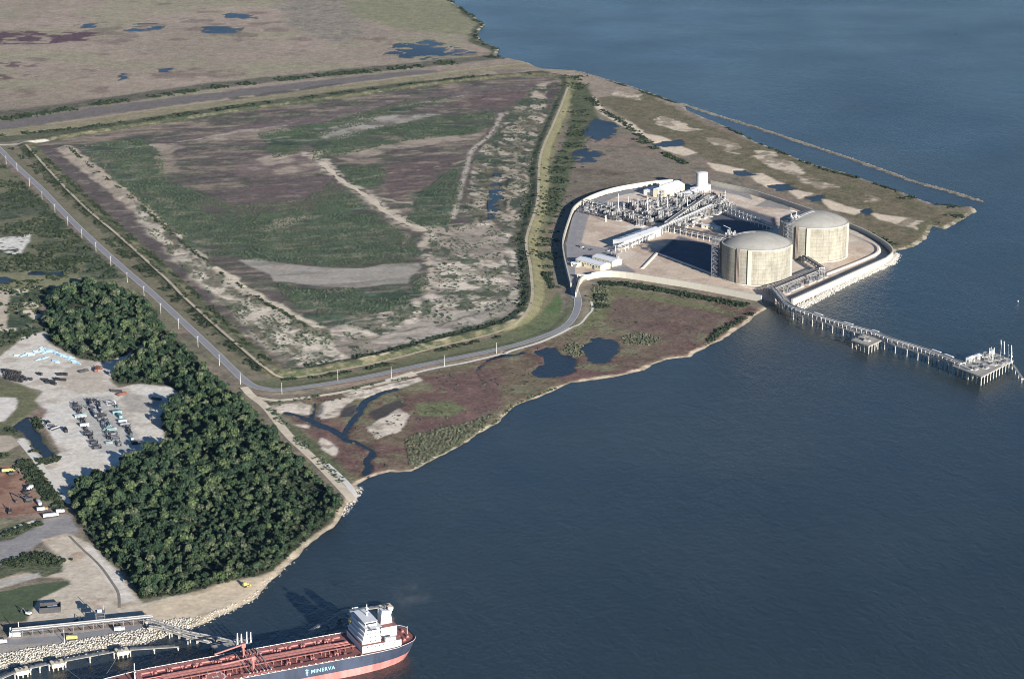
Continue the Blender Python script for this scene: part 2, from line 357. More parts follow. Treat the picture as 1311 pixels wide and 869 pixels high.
GA = [(98,188),(180,176),(205,196),(215,232),(300,262),(390,255),(425,232),(452,250),(475,272),(520,300),(540,322),(530,335),(440,342),(310,332),(265,328),(225,300),(170,250)]
GB = [(345,362),(400,369),(520,368),(542,350),(550,360),(530,392),(480,402),(440,416),(408,417),(380,392)]
GC = [(330,170),(420,155),(520,128),(580,122),(520,145),(430,168),(400,180),(380,197),(350,202)]
GD = [(400,182),(470,165),(560,150),(632,143),(634,160),(600,172),(520,180),(450,196),(400,206)]
GE = [(518,285),(540,245),(598,203),(585,268),(575,288),(545,290)]
GF = [(432,212),(490,213),(500,225),(475,240),(450,236)]
for g in (GA, GB, GC, GD, GE, GF): scrub(g)
stripe([(330,190),(440,196),(520,184),(600,172)], 16, C(74,84,62), 1.0, 4, 30)
paint([(90,186),(30,190),(75,231),(155,304),(240,384),(300,430),(270,380),(180,275)], C(92,80,78), 0.5, 4, 8)
paint([(240,262),(330,232),(420,225),(440,240),(400,268),(330,275),(270,272)], C(98,82,80), 0.5, 5, 30)
paint([(300,205),(400,190),(430,215),(330,230),(290,222)], C(112,94,88), 0.5, 5, 40)
paint([(480,215),(570,198),(595,203),(545,240),(500,255)], C(98,80,80), 0.45, 5, 16)
paint([(560,140),(620,118),(690,105),(680,130),(640,140)], C(104,82,82), 0.45, 5, 16)
paint([(200,182),(330,160),(440,140),(560,118),(690,103),(690,112),(560,128),(440,152),(330,172)], C(106,90,88), 0.5, 5, 16)
TAN, PALE = C(152,134,116), C(168,158,144)
for P, c in (([(405,174),(450,153),(540,145),(562,148),(490,163),(430,181)], C(156,146,132)), ([(400,190),(440,197),(520,180),(622,170),(600,180),(500,193),(450,208)], TAN),
             ([(325,205),(360,197),(385,201),(370,210),(340,212)], TAN), ([(345,218),(400,207),(415,210),(390,219),(350,224)], TAN), ([(330,293),(362,279),(398,277),(380,286),(345,297)], TAN),
             ([(280,172),(345,163),(380,166),(330,176),(250,182)], TAN), ([(190,185),(220,183),(235,190),(210,198)], TAN), ([(195,196),(215,192),(235,220),(205,226)], C(134,120,100))):
    paint(P, c, 0.25, 5, 30, 0.35 + 0.65 * sstep(0.38, 0.52, n25))
# pale cracked margin on the east and south of the field
MARG = [(545,291),(620,285),(660,300),(672,340),(678,380),(660,404),(580,428),(490,450),(400,470),(372,470),(330,440),(300,400),(360,405),(410,425),(470,408),(520,396),(548,372),(556,330)]
paint(MARG, C(142,128,112), 0.5, 4, 24); paint(MARG, C(200,184,162), 0.2, 8, 24, sstep(0.37, 0.56, nst)); paint(MARG, C(112,100,86), 0.5, 8, 24, 0.6 * sstep(0.52, 0.64, nh2)); paint(MARG, C(82,90,66), 1.0, 4, 24, sstep(0.54, 0.62, n25))
paint([(470,440),(560,400),(620,395),(645,380),(665,395),(600,420),(520,440)], C(168,154,138), 0.25, 5, 20, 0.4 + 0.6 * sstep(0.4, 0.5, nst))
paint([(560,290),(640,290),(640,330),(560,325)], C(160,142,126), 0.25, 6, 26, sstep(0.36, 0.5, nst))
COLR = [(598,200),(640,150),(690,108),(722,104),(716,140),(690,200),(686,258),(672,300),(620,285),(585,270)]
paint(COLR, C(104,98,76), 0.9, 4, 14); paint(COLR, C(176,158,136), 0.3, 6, 14, sstep(0.45, 0.6, nst)); paint(COLR, C(66,76,58), 1.0, 4, 14, sstep(0.54, 0.6, n25))
paint([(700,108),(722,104),(718,136),(704,165),(690,190),(686,180),(700,150)], C(86,74,76), 0.3, 3, 6)
stripe([(640,148),(625,175),(605,195),(598,215),(590,262)], 16, C(98,80,82), 0.3, 3, 8)
stripe([(642,146),(628,172),(607,190),(600,205),(580,280)], 7, C(170,156,140), 0.2, 3, 8)
stripe([(686,205),(682,255),(668,300),(660,330)], 22, C(92,82,80), 0.5, 3, 12, sstep(0.4,0.5,n25))
# western ridge and the pale streaks below it
stripe([(83,190),(110,213),(163,254),(205,290)], 26, C(166,148,126), 0.2, 3, 16)
SW = [(170,255),(200,285),(250,328),(330,384),(430,432),(405,462),(360,455),(300,405),(240,350),(180,285)]
paint(SW, C(118,108,88), 0.7, 4, 20); paint(SW, C(208,192,168), 0.1, 8, 20, sstep(0.38, 0.54, nst)); paint(SW, C(88,92,66), 1.0, 4, 20, sstep(0.56, 0.62, n9) * 0.8)
stripe([(200,288),(265,338),(330,384),(405,424)], 22, C(186,170,146), 0.1, 3, 22, sstep(0.42, 0.5, nst))
stripe([(276,346),(320,372),(370,400),(410,420)], 10, C(192,176,150), 0.1, 3, 14)
paint([(307,334),(330,331),(380,340),(420,343),(465,343.6),(493,338.6),(536,336),(539,343),(526,354),(522,364),(490,365),(458,369),(400,366),(350,360),(346,352),(330,345)], C(148,140,128), 0.05, 1.5, 9)
for pts, wd, cc in (([(110,196),(200,186),(330,166),(450,146),(600,122)], 5, C(150,138,120)), ([(240,300),(330,276),(430,262),(520,258)], 4, C(70,74,58)), ([(300,330),(400,322),(480,318),(535,316)], 5, C(66,72,56)),
        ([(430,236),(480,226),(560,214),(596,206)], 6, C(150,134,114)), ([(440,150),(520,138),(620,126),(690,116)], 4, C(70,74,58)), ([(560,300),(600,306),(640,302),(664,312)], 5, C(96,92,74)), ([(660,300),(652,340),(650,370),(636,392)], 4, C(78,80,62)),
        ([(470,420),(540,404),(600,392),(640,376)], 4, C(104,96,80)), ([(430,444),(520,424),(600,406),(650,388)], 4, C(110,100,84)), ([(520,300),(515,330),(540,360)], 5, C(150,134,114)), ([(645,150),(636,200),(634,230)], 6, C(70,78,60)), ([(664,150),(660,200),(652,290)], 5, C(140,124,104)), ([(676,130),(672,200),(664,280)], 6, C(66,74,58))):
    stripe(pts, wd, cc, 0.6, 2, 22, sstep(0.38, 0.5, n25))
paint(LEVEE_W, C(156,138,116), 0.4, 3, 4, sstep(0.57, 0.68, nh2) * 0.38, world=True); paint(LEVEE_W, C(72,76,60), 0.9, 3, 4, sstep(0.45, 0.36, nh) * 0.3, world=True)
stripe([(400,196),(415,210),(438,231),(470,251),(492,269),(522,286),(548,295)], 26, C(178,160,138), 0.3, 6, 26, sstep(0.4, 0.54, n9))
stripe([(470,251),(500,256),(540,262)], 8, C(170,152,130), 0.3, 4, 20, sstep(0.4, 0.5, n25)); stripe([(350,205),(400,200),(430,222)], 9, C(172,154,132), 0.3, 4, 20, sstep(0.4, 0.5, n25)); stripe([(548,295),(543,320),(552,345),(545,375)], 12, C(176,158,136), 0.3, 4, 20, sstep(0.4, 0.5, n9))
# levee slopes and the verge along the road
lm = sstep(17, 12, lev_d); mixc(lm, C(96,96,64), 0.8); mixc(lm * sstep(0.5, 0.6, n25), C(76,84,54), 1.0); mixc(lm * sstep(0.55, 0.65, n9) * 0.6, C(128,116,84), 0.5)
stripe([(724,103),(728,115),(716,150),(702,190),(697,215),(700,250),(688,300),(690,345),(694,380),(684,405),(660,422)], 24, C(124,118,78), 0.4, 4, 6)
paint([(690,405),(716,372),(720,385),(716,410),(690,425),(660,434)], C(86,108,56), 0.35, 3, 6)
paint([(310,488),(345,484),(450,475),(560,448),(640,430),(690,400),(722,400),(736,380),(740,395),(720,422),(640,450),(466,485),(361,500),(330,496)], C(98,104,64), 0.5, 3, 5, 0.8 * np.ones_like(X))
stripe([(5,188),(50,232),(120,298),(200,370),(290,450),(316,478)], 20, C(112,104,78), 0.5, 3, 6)
stripe([(-5,186),(33,184),(60,181)], 8, C(186,176,158), 0.1)
stripe([(372,474),(432,466),(493,456),(576,433),(640,417),(664,404)], 9, C(186,168,128), 0.3, 3, 14, sstep(0.42,0.52,n9))
# west side scrub
WEST = [(-60,200),(0,205),(60,262),(120,322),(160,356),(100,358),(60,372),(50,400),(52,430),(80,445),(40,432),(0,445),(-80,450)]
paint(WEST, C(84,90,66), 0.9, 4, 16); paint(WEST, C(108,106,74), 0.6, 4, 16, sstep(0.48, 0.6, n60)); paint(WEST, C(62,76,54), 1.0, 4, 16, sstep(0.56, 0.62, n25))
paint([(-20,306),(20,302),(38,298),(38,310),(24,326),(-20,318)], C(214,208,196), 0.05, 2, 14, sstep(0.3,0.42,n9))
paint([(-30,350),(80,348),(110,358),(60,370),(-30,372)], C(120,118,80), 0.3, 3, 10)
paint([(-30,372),(12,370),(34,370),(36,375),(10,378),(10,420),(-30,440)], C(176,160,136), 0.1, 2, 10)
for P in (([(12,371),(33,369),(34,374),(10,376)]), ([(23,388),(45,386),(50,393),(36,395)]), ([(20,398),(40,396),(54,403),(46,410),(36,402)]), ([(44,366),(56,366),(56,369),(44,369)]), ([(0,420),(22,419),(22,423),(0,424)]), ([(48,427),(82,426),(82,431),(60,432)])):
    paint(P, C(206,190,160), 0.05, 1.2, 5)
# gravel yard and the works along the wharf
UNDER = C(84,86,62)
paint([(-80,640),(-80,560),(0,505),(60,560),(95,640),(85,640),(60,600),(20,560),(-10,590)], UNDER, 0.9, 3, 10)
paint(Q(0,400,3.342,[(-80,300),(80,310),(160,350),(190,385),(120,440),(60,480),(-80,500)]), C(104,104,68), 0.4, 2, 8)
paint(YARD, C(196,186,170), 0.08, 2, 8, world=True); paint(YARD, C(176,162,144), 0.1, 3, 8, sstep(0.52, 0.64, n25), world=True); paint(YARD, C(214,208,196), 0.05, 3, 8, sstep(0.6, 0.7, n60) * 0.8, world=True)
paint(Q(0,400,3.342,[(300,365),(480,355),(600,540),(600,590),(420,600)]), C(158,156,150), 0.05, 2, 4, 0.75 * np.ones_like(X))
paint(Q(0,400,3.342,[(-60,360),(70,365),(70,410),(20,460),(-60,470)]), C(206,198,186), 0.05, 1.5, 8)
paint(Q(0,400,3.342,[(-60,520),(50,525),(90,560),(40,590),(-60,600)]), C(168,152,132), 0.05, 1.5, 8)
paint(Q(0,400,3.342,[(470,330),(560,340),(700,380),(640,440),(560,420)]), C(160,152,140), 0.1, 4, 14, sstep(0.4,0.55,n25))
paint(Q(0,580,9.054,[(-100,150),(230,120),(330,330),(450,560),(480,680),(280,700),(-100,760)]), C(146,108,84), 0.1, 1.5, 6)
paint(Q(0,580,9.054,[(-100,150),(230,120),(330,330),(450,560),(480,680),(280,700),(-100,760)]), C(126,88,68), 0.1, 1.5, 6, sstep(0.5,0.6,n25))
paint(Q(0,640,3.796,[(-60,210),(110,150),(200,95),(340,65),(390,150),(330,175),(200,200),(120,250),(50,300),(-60,330)]), C(134,130,128), 0.05, 1.5, 5)
paint(Q(0,640,3.796,[(70,110),(200,85),(210,110),(60,190),(-30,200),(-30,150)]), C(92,94,66), 0.9, 1.5, 5)
paint(Q(0,640,3.796,[(40,140),(90,120),(170,95),(180,105),(60,165)]), C(196,186,170), 0.05, 1.2, 5)
paint(LOWYARD, C(186,170,148), 0.06, 2, 5, world=True); paint(LOWYARD, C(170,148,122), 0.06, 3, 5, sstep(0.5, 0.6, n25), world=True)
paint(Q(0,640,3.796,[(440,215),(560,330),(660,480),(600,500),(480,330),(400,240)]), C(206,196,182), 0.05, 2, 4)
paint(Q(0,640,3.796,[(690,515),(987,445),(1250,330),(1380,365),(1130,500),(850,600),(720,590)]), C(196,174,142), 0.05, 2, 4)
paint(Q(0,640,3.796,[(-60,320),(60,300),(190,245),(300,305),(310,345),(220,372),(120,340),(-60,400)]), C(84,90,62), 0.9, 1.5, 5)
paint(Q(0,640,3.796,[(-60,405),(190,350),(200,370),(-30,425)]), C(168,160,152), 0.05, 1.2, 3)
paint(Q(0,640,3.796,[(-60,455),(180,405),(330,390),(345,405),(190,478),(130,585),(-60,590)]), C(74,88,58), 0.15, 1.5, 3)
paint(Q(0,640,3.796,[(-60,690),(90,655),(690,600),(740,620),(560,650),(400,690),(200,720),(-60,760)]), C(150,142,134), 0.05, 1.5, 2)
# woodland floor
paint(FOREST, C(70,72,54), 0.8, 4, 8, world=True)
# cove marsh between the road and the water
MARSH1 = [(322,500),(350,518),(400,510),(500,492),(531,480),(560,474),(690,440),(745,418),(757,395),(762,366),(830,374),(960,392),(975,397),(951,420),(884,459),(853,462),(789,484),(734,492),(704,505),(661,522),(618,556),(549,594),(499,605),(461,622),(440,610),(400,560),(360,528)]
paint(MARSH1, C(112,94,72), 0.8, 3, 6); paint(MARSH1, C(110,82,72), 0.8, 3, 10, sstep(0.46, 0.56, n60)); paint(MARSH1, C(96,100,66), 1.0, 3, 10, sstep(0.56, 0.64, n25))
paint(MARSH1, C(118,106,78), 0.8, 3, 10, sstep(0.52, 0.62, n25) * 0.6)
paint(Q(600,340,3.2775,[(600,130),(800,130),(1000,190),(1100,215),(900,350),(760,420),(640,400),(820,330),(640,270),(560,200)]), C(108,86,74), 0.7, 14, 40, 0.45 + 0.55 * sstep(0.36, 0.58, n25))
paint(Q(600,340,3.2775,[(520,100),(600,80),(800,120),(1100,190),(1120,215),(820,150),(620,120),(580,210),(480,290),(440,300),(500,200)]), C(108,108,66), 0.7, 4, 10)
paint(Q(300,400,3.62,[(860,300),(1231,250),(1231,460),(1080,500),(820,560),(850,440),(880,400),(1000,380)]), C(110,82,74), 0.7, 5, 14)
for P in ([(150,435),(300,410),(350,430),(340,470),(270,480),(240,455),(190,480)], [(390,420),(520,390),(560,400),(490,450),(470,480),(400,490),(370,470)], [(610,530),(700,480),(760,440),(810,480),(780,550),(700,570),(660,585)],
          [(500,375),(620,355),(860,300),(880,315),(700,375),(560,400)], [(390,575),(490,620),(470,670),(430,650),(380,600)], [(280,515),(350,520),(340,535),(290,530)]):
    paint(Q(300,400,3.62,P), C(198,182,162), 0.1, 1.5, 9, 0.5 + 0.5 * sstep(0.34, 0.46, n9))
paint(Q(300,400,3.62,[(620,470),(680,430),(760,405),(810,420),(740,455),(660,500)]), C(72,66,66), 0.2, 2, 8)
paint(Q(300,400,3.62,[(480,480),(500,445),(570,425),(580,450),(545,482)]), C(70,68,70), 0.2, 2, 8)
paint(Q(300,400,3.62,[(190,480),(300,540),(420,640),(520,740),(540,800),(480,760),(330,620)]), C(92,98,62), 0.9, 2, 8)
paint(Q(300,400,3.62,[(830,420),(1000,410),(1080,450),(1000,480),(860,480)]), C(104,108,66), 0.7, 4, 10)
stripe(Q(300,400,3.62,[(150,425),(300,395),(480,365),(720,310),(840,285)]), 5, C(76,86,54), 1.0, 2, 4)
# north-east marsh island, its sand flats, beaches
NE = Gs(Q(720,60,2.218,[(90,150),(230,130),(420,230),(700,330),(960,420),(1050,460),(1150,470),(1000,570),(950,575),(800,480),(600,400),(430,330),(250,250)]))
paint(NE, C(112,100,72), 0.7, 6, 14, world=True); paint(NE, C(98,94,62), 0.9, 6, 14, sstep(0.5, 0.62, n25), world=True)
for P in ([(260,200),(300,195),(330,210),(380,235),(330,240),(290,225)], [(400,255),(450,258),(500,280),(490,305),(450,285)], [(540,295),(600,300),(620,320),(690,350),(680,365),(600,350),(560,320)], [(670,365),(740,385),(790,400),(720,405)], [(860,415),(890,432),(870,440)],
          [(145,125),(225,135),(220,150),(160,140)], [(960,482),(1010,490),(1010,515),(960,505)]):
    paint(Q(720,60,2.218,P), C(190,170,144), 0.15, 3, 34, 0.35 + 0.65 * sstep(0.42, 0.52, n25))
SANDS = [[(180,212),(205,222),(240,248),(225,250),(190,232)], [(236,252),(290,262),(368,295),(340,302),(285,288)], [(426,333),(520,350),(485,357),(440,350)], [(522,364),(565,364),(618,385),(580,393)], [(628,400),(700,416),(672,427)], [(745,436),(842,462),(825,472),(770,462)], [(885,474),(965,485),(945,498),(900,488)]]
for P in SANDS:
    cx_, cy_ = np.mean(P, 0); paint(Q(720,60,2.218,[(cx_ + (a_ - cx_)*1.22, cy_ + (b_ - cy_)*1.35) for a_, b_ in P]), C(228,204,172), 0.05, 3, 12)
stripe(Q(720,60,2.218,[(80,142),(110,180),(160,212),(230,248)]), 13, C(204,184,156), 0.1)
paint(Q(400,0,2.98,[(980,640),(1100,650),(1311,660),(1250,700),(1000,790),(960,720)]), C(100,86,70), 0.7, 22, 60, 0.4 + 0.6 * sstep(0.4, 0.6, n60))
paint(Q(400,0,2.98,[(985,290),(1060,340),(1090,450),(1000,620),(960,760),(900,860),(905,640),(960,560),(985,420)]), C(84,90,58), 1.0, 5, 14)
# beaches along the open shore
bw = 4.2 + 11 * (n60 - 0.5) + 7 * (n25 - 0.5)
bm = sstep(bw + 2, bw - 1, shore) * (Y < 2440) * (plant < -12); mixc(bm * (0.55 + 0.45 * sstep(0.35, 0.6, n9)), C(184,164,134), 0.15); mixc(sstep(2.2, 0.2, shore) * 0.65, C(110,98,80), 0.1)
bm2 = sstep(8, 5, shore) * (Y > 2440); mixc(bm2 * 0.8, C(120,112,84), 0.4); mixc(bm2 * sstep(0.52, 0.6, n9), C(166,152,128), 0.2)
sm = sstep(7, 5, spit_d); mixc(sm, C(96,92,70), 0.6); mixc(sm * sstep(0.52, 0.6, n9), C(136,126,106), 0.3)
pm = sstep(-3.5, -0.5, pond_any); mixc(pm * 0.7, C(74,68,56), 0.3)
# plant pad
ins = sstep(3, 6, plant)
mixc(ins, C(190,166,142), 0.05); mixc(ins * sstep(0.48, 0.6, n25) * 0.7, C(172,146,124), 0.05); mixc(ins * sstep(0.56, 0.64, n60), C(198,180,160), 0.05)
mixc(ins * sstep(-1, 2, bas), C(84,88,98), 0.05)  # sunken basin floors mixed to a darker grey-blue than the pad
ring = ins * sstep(24, 22, plant) * (Y > 2560) * (X < 330); mixc(ring, C(136,132,130), 0.02)
paint(Q(715,300,9.66,[(60,90),(130,70),(350,150),(640,200),(760,240),(560,300),(200,420),(100,500),(60,300)]), C(134,130,130), 0.02, 1.2, 0)
paint(Q(715,300,9.66,[(560,460),(680,390),(800,380),(960,480),(900,510)]), C(130,126,126), 0.02, 1.2, 0)
paint(Q(720,225,10.1,[(290,370),(480,300),(620,360),(860,360),(880,420),(720,440),(480,400)]), C(134,130,130), 0.02, 1.2, 0)
paint(Q(890,190,3.95,[(300,300),(380,255),(450,270),(490,320),(420,310)]), C(138,132,130), 0.02, 1.2, 0)

tex = 1 + veg * (0.85 * (n9 - 0.5) + 0.45 * (n25 - 0.5)) + 0.22 * (fbm(X, Y, 5, 3, 61) - 0.5)
col *= np.clip(tex, 0.5, 1.5)[..., None]
def hgt(x, y):
    j = min(max(np.searchsorted(xs, x) - 1, 0), len(xs) - 2); i = min(max(np.searchsorted(ys, y) - 1, 0), len(ys) - 2)
    a = min(max((x - xs[j]) / (xs[j+1] - xs[j]), 0), 1); b = min(max((y - ys[i]) / (ys[i+1] - ys[i]), 0), 1)
    return float(Z[i,j]*(1-a)*(1-b) + Z[i,j+1]*a*(1-b) + Z[i+1,j]*(1-a)*b + Z[i+1,j+1]*a*b)
def sample(F, x, y):
    j = np.clip(np.searchsorted(xs, x) - 1, 0, len(xs) - 2); i = np.clip(np.searchsorted(ys, y) - 1, 0, len(ys) - 2)
    return F[i, j]

print('T paint', time.time() - T0)
# ---- ground material: the cover attribute plus fine procedural mottling and relief
def ground_mat():
    m = bpy.data.materials.new('ground_cover'); m.use_nodes = True; t = m.node_tree; b = t.nodes['Principled BSDF']; L = t.links.new
    b.inputs['Roughness'].default_value = 0.95; b.inputs['Specular IOR Level'].default_value = 0.1
    at = t.nodes.new('ShaderNodeAttribute'); at.attribute_name = 'cover'
    ge = t.nodes.new('ShaderNodeNewGeometry')
    def noise(s, d, r=0.6):
        n = t.nodes.new('ShaderNodeTexNoise'); n.inputs['Scale'].default_value = s; n.inputs['Detail'].default_value = d; n.inputs['Roughness'].default_value = r
        L(ge.outputs['Position'], n.inputs['Vector']); return n.outputs[0]
    def rng(src, a, b_, c, d):
        r = t.nodes.new('ShaderNodeMapRange'); L(src, r.inputs[0])
        for i, v in zip((1, 2, 3, 4), (a, b_, c, d)):
            if hasattr(v, 'node'): L(v, r.inputs[i])
            else: r.inputs[i].default_value = v
        return r.outputs[0]
    def mth(op, a, b_):
        n = t.nodes.new('ShaderNodeMath'); n.operation = op
        for i, v in enumerate((a, b_)):
            if hasattr(v, 'node'): L(v, n.inputs[i])
            else: n.inputs[i].default_value = v
        return n.outputs[0]
    nA, nB = noise(0.28, 5, 0.7), noise(0.05, 4)
    lo = rng(at.outputs['Alpha'], 0, 1, 0.84, 0.55); hi = rng(at.outputs['Alpha'], 0, 1, 1.16, 1.48)
    f = mth('MULTIPLY', rng(nA, 0.32, 0.68, lo, hi), rng(nB, 0.3, 0.7, 0.9, 1.1))
    sc_ = t.nodes.new('ShaderNodeVectorMath'); sc_.operation = 'SCALE'; L(at.outputs['Color'], sc_.inputs[0]); L(f, sc_.inputs['Scale'])
    L(sc_.outputs[0], b.inputs['Base Color'])
    bp = t.nodes.new('ShaderNodeBump'); bp.inputs['Strength'].default_value = 1.0
    L(rng(at.outputs['Alpha'], 0, 1, 0.12, 1.1), bp.inputs['Distance']); L(noise(0.35, 4, 0.7), bp.inputs['Height']); L(bp.outputs[0], b.inputs['Normal'])
    return m
M_GROUND = ground_mat()

keep = land & fan
vi = np.cumsum(np.ones(X.size, dtype=np.int64)).reshape(X.shape) - 1
fk = keep[:-1, :-1] & keep[1:, :-1] & keep[:-1, 1:] & keep[1:, 1:]
def fc(A): return A[:-1, :-1][fk]
quads = np.stack([vi[:-1, :-1][fk], vi[:-1, 1:][fk], vi[1:, 1:][fk], vi[1:, :-1][fk]], 1)
cls = np.zeros(len(quads), int)
NAMES = ['ground', 'salt_marsh', 'disposal_field', 'levee', 'gravel_yard', 'beach', 'plant_pad', 'breakwater', 'lawn']
MARSH_W = Gs(MARSH1, 1.5)
yard_s = poly_sdf(XW * 0.5 + X * 0.5, YW * 0.5 + Y * 0.5, YARD); low_s = poly_sdf(X, Y, LOWYARD); marsh_s = poly_sdf(X, Y, MARSH_W); ne_s = poly_sdf(X, Y, NE)
lawn_s = poly_sdf(X, Y, Gs(Q(0,640,3.796,[(-60,455),(180,405),(330,390),(345,405),(190,478),(130,585),(-60,590)]), 1.5))
tl_far = X * (-0.0) + Y
northline = Gs([(-200,172),(-30,150),(134,129),(335,103),(535,83),(640,72)], 1.5)
nl = np.interp(X[0], [p[0] for p in northline], [p[1] for p in northline])
cls[fc(marsh_s) > 0] = 1; cls[fc(ne_s) > 0] = 1; cls[fc(Y - nl[None, :]) > 0] = 1
cls[fc(lev_in) > 0] = 2; cls[fc(lev_d) < 13] = 3; cls[fc(yard_s) > 0] = 4; cls[fc(low_s) > 0] = 4; cls[fc(lawn_s) > 0] = 8
cls[(fc(shore) < 8) & (fc(Y) < 2440)] = 5; cls[fc(plant) > 3] = 6; cls[fc(spit_d) < 9] = 7
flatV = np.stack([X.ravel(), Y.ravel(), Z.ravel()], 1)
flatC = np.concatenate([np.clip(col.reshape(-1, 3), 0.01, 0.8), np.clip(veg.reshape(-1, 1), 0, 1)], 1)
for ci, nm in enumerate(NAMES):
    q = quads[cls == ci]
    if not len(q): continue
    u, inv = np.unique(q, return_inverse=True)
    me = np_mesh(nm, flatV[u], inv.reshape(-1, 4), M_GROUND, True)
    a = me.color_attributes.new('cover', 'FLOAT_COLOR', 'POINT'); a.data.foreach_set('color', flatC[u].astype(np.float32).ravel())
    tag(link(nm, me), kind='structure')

print('T mesh', time.time() - T0)
# ------------------------------------------------------------------ water
def water_mat(name, rgb, rough, bump, scales):
    m = bpy.data.materials.new(name); m.use_nodes = True; t = m.node_tree; b = t.nodes['Principled BSDF']; L = t.links.new
    b.inputs['Base Color'].default_value = (*rgb, 1); b.inputs['Roughness'].default_value = rough; b.inputs['IOR'].default_value = 1.33
    ge = t.nodes.new('ShaderNodeNewGeometry'); prev = None
    for s, d in scales:
        mp = t.nodes.new('ShaderNodeMapping'); mp.inputs['Rotation'].default_value = (0, 0, R(35)); mp.inputs['Scale'].default_value = (1, 0.45, 1)
        n = t.nodes.new('ShaderNodeTexNoise'); n.inputs['Scale'].default_value = s; n.inputs['Detail'].default_value = 5; n.inputs['Roughness'].default_value = 0.6; n.inputs['Distortion'].default_value = 0.6
        L(ge.outputs['Position'], mp.inputs[0]); L(mp.outputs[0], n.inputs['Vector'])
        bp = t.nodes.new('ShaderNodeBump'); bp.inputs['Distance'].default_value = d; bp.inputs['Strength'].default_value = 1
        L(n.outputs[0], bp.inputs['Height'])
        nw = t.nodes.new('ShaderNodeTexNoise'); nw.inputs['Scale'].default_value = 0.0035 if s < 0.2 else 0.011; nw.inputs['Detail'].default_value = 4; nw.inputs['Distortion'].default_value = 0.8
        mw = t.nodes.new('ShaderNodeMapping'); mw.inputs['Rotation'].default_value = (0, 0, R(28)); mw.inputs['Scale'].default_value = (1, 0.28, 1)
        L(ge.outputs['Position'], mw.inputs[0]); L(mw.outputs[0], nw.inputs['Vector'])
        rw = t.nodes.new('ShaderNodeMapRange'); rw.inputs[1].default_value = 0.32; rw.inputs[2].default_value = 0.68; rw.inputs[3].default_value = d * 0.72; rw.inputs[4].default_value = d * 1.22
        L(nw.outputs[0], rw.inputs[0]); L(rw.outputs[0], bp.inputs['Distance'])
        if prev: L(prev.outputs[0], bp.inputs['Normal'])
        prev = bp
    L(prev.outputs[0], b.inputs['Normal'])
    ns = t.nodes.new('ShaderNodeTexNoise'); ns.inputs['Scale'].default_value = 0.0022; ns.inputs['Detail'].default_value = 5; ns.inputs['Distortion'].default_value = 1.2; L(ge.outputs['Position'], ns.inputs['Vector'])
    rs = t.nodes.new('ShaderNodeMapRange'); rs.inputs[1].default_value = 0.36; rs.inputs[2].default_value = 0.66; L(ns.outputs[0], rs.inputs[0])
    ms = t.nodes.new('ShaderNodeMix'); ms.data_type = 'RGBA'; ms.inputs[6].default_value = (*rgb, 1); ms.inputs[7].default_value = (rgb[0]*1.55, rgb[1]*1.35, rgb[2]*1.15, 1); L(rs.outputs[0], ms.inputs[0]); L(ms.outputs[2], b.inputs['Base Color'])
    n = t.nodes.new('ShaderNodeTexNoise'); n.inputs['Scale'].default_value = 0.004; n.inputs['Detail'].default_value = 4
    L(ge.outputs['Position'], n.inputs['Vector'])
    mr = t.nodes.new('ShaderNodeMapRange'); mr.inputs[1].default_value = 0.3; mr.inputs[2].default_value = 0.7; mr.inputs[3].default_value = rough * 0.8; mr.inputs[4].default_value = rough * 1.25
    L(n.outputs[0], mr.inputs[0]); L(mr.outputs[0], b.inputs['Roughness'])
    return m
M_SEA = water_mat('sea_water', (0.021, 0.032, 0.038), 0.22, 1, ((0.07, 0.9), (0.33, 0.7)))
M_POND = water_mat('pond_water', (0.010, 0.013, 0.018), 0.3, 1, ((0.35, 0.7),))
mb = MB(); S = 9000; mb.add([(-S, -4000, 0), (S, -4000, 0), (S, 16000, 0), (-S, 16000, 0)], [(0, 1, 2, 3)])
tag(mb.build('water', M_SEA), kind='structure')
mb = MB(); mb.add([(-S, -4000, -6), (S, -4000, -6), (S, 16000, -6), (-S, 16000, -6)], [(0, 1, 2, 3)])
tag(mb.build('seabed', mat('seabed_mud', (0.05, 0.045, 0.035))), kind='structure')
def hull(P):
    P = sorted(set(map(tuple, P)))
    def half(pts):
        h = []
        for p in pts:
            while len(h) > 1 and (h[-1][0]-h[-2][0])*(p[1]-h[-2][1]) - (h[-1][1]-h[-2][1])*(p[0]-h[-2][0]) <= 0: h.pop()
            h.append(p)
        return h[:-1]
    return half(P) + half(P[::-1])
for i, (nm, W, lvl) in enumerate(POND_SHEETS):
    W = hull(W); c = np.mean(np.array(W), 0); pts = []
    for p in W:
        d = np.array(p) - c; pts.append(tuple(c + d * (1 + 12 / (np.linalg.norm(d) + 1e-6))))
    mb = MB(); mb.add([(p[0], p[1], lvl + 0.006 * (i % 5)) for p in pts], [tuple(range(len(pts)))])
    tag(mb.build('creek' if 'creek' in nm else 'pond', M_POND), kind='structure')

# ------------------------------------------------------------------ roads and tracks
def ribbon(name, pts, width, m, lift=0.16, kind='structure', zfix=None):
    P = [np.array(p) for p in pts]; V = []; F = []; n = len(P)
    for i in range(n):
        a = P[max(i-1, 0)]; b = P[min(i+1, n-1)]; t = (b - a) / (np.linalg.norm(b - a) + 1e-9); nr = np.array([-t[1], t[0]])
        wv = width[i] if hasattr(width, '__len__') else width
        es = [P[i] + nr * wv * f for f in (-0.5, -0.17, 0.17, 0.5)]
        z = max(hgt(e[0], e[1]) for e in es) + lift if zfix is None else zfix
        for e in es: V.append((e[0], e[1], z))
        if i:
            k = 4 * i
            for j in range(3): F.append((k-4+j, k-4+j+1, k+j+1, k+j))
    mb = MB(); mb.add(V, [f[::-1] for f in F]); o = mb.build(name, m, smooth=True)
    # face up
    me = o.data
    if sum(p.normal.z for p in me.polygons) < 0: me.flip_normals()
    return tag(o, kind=kind)
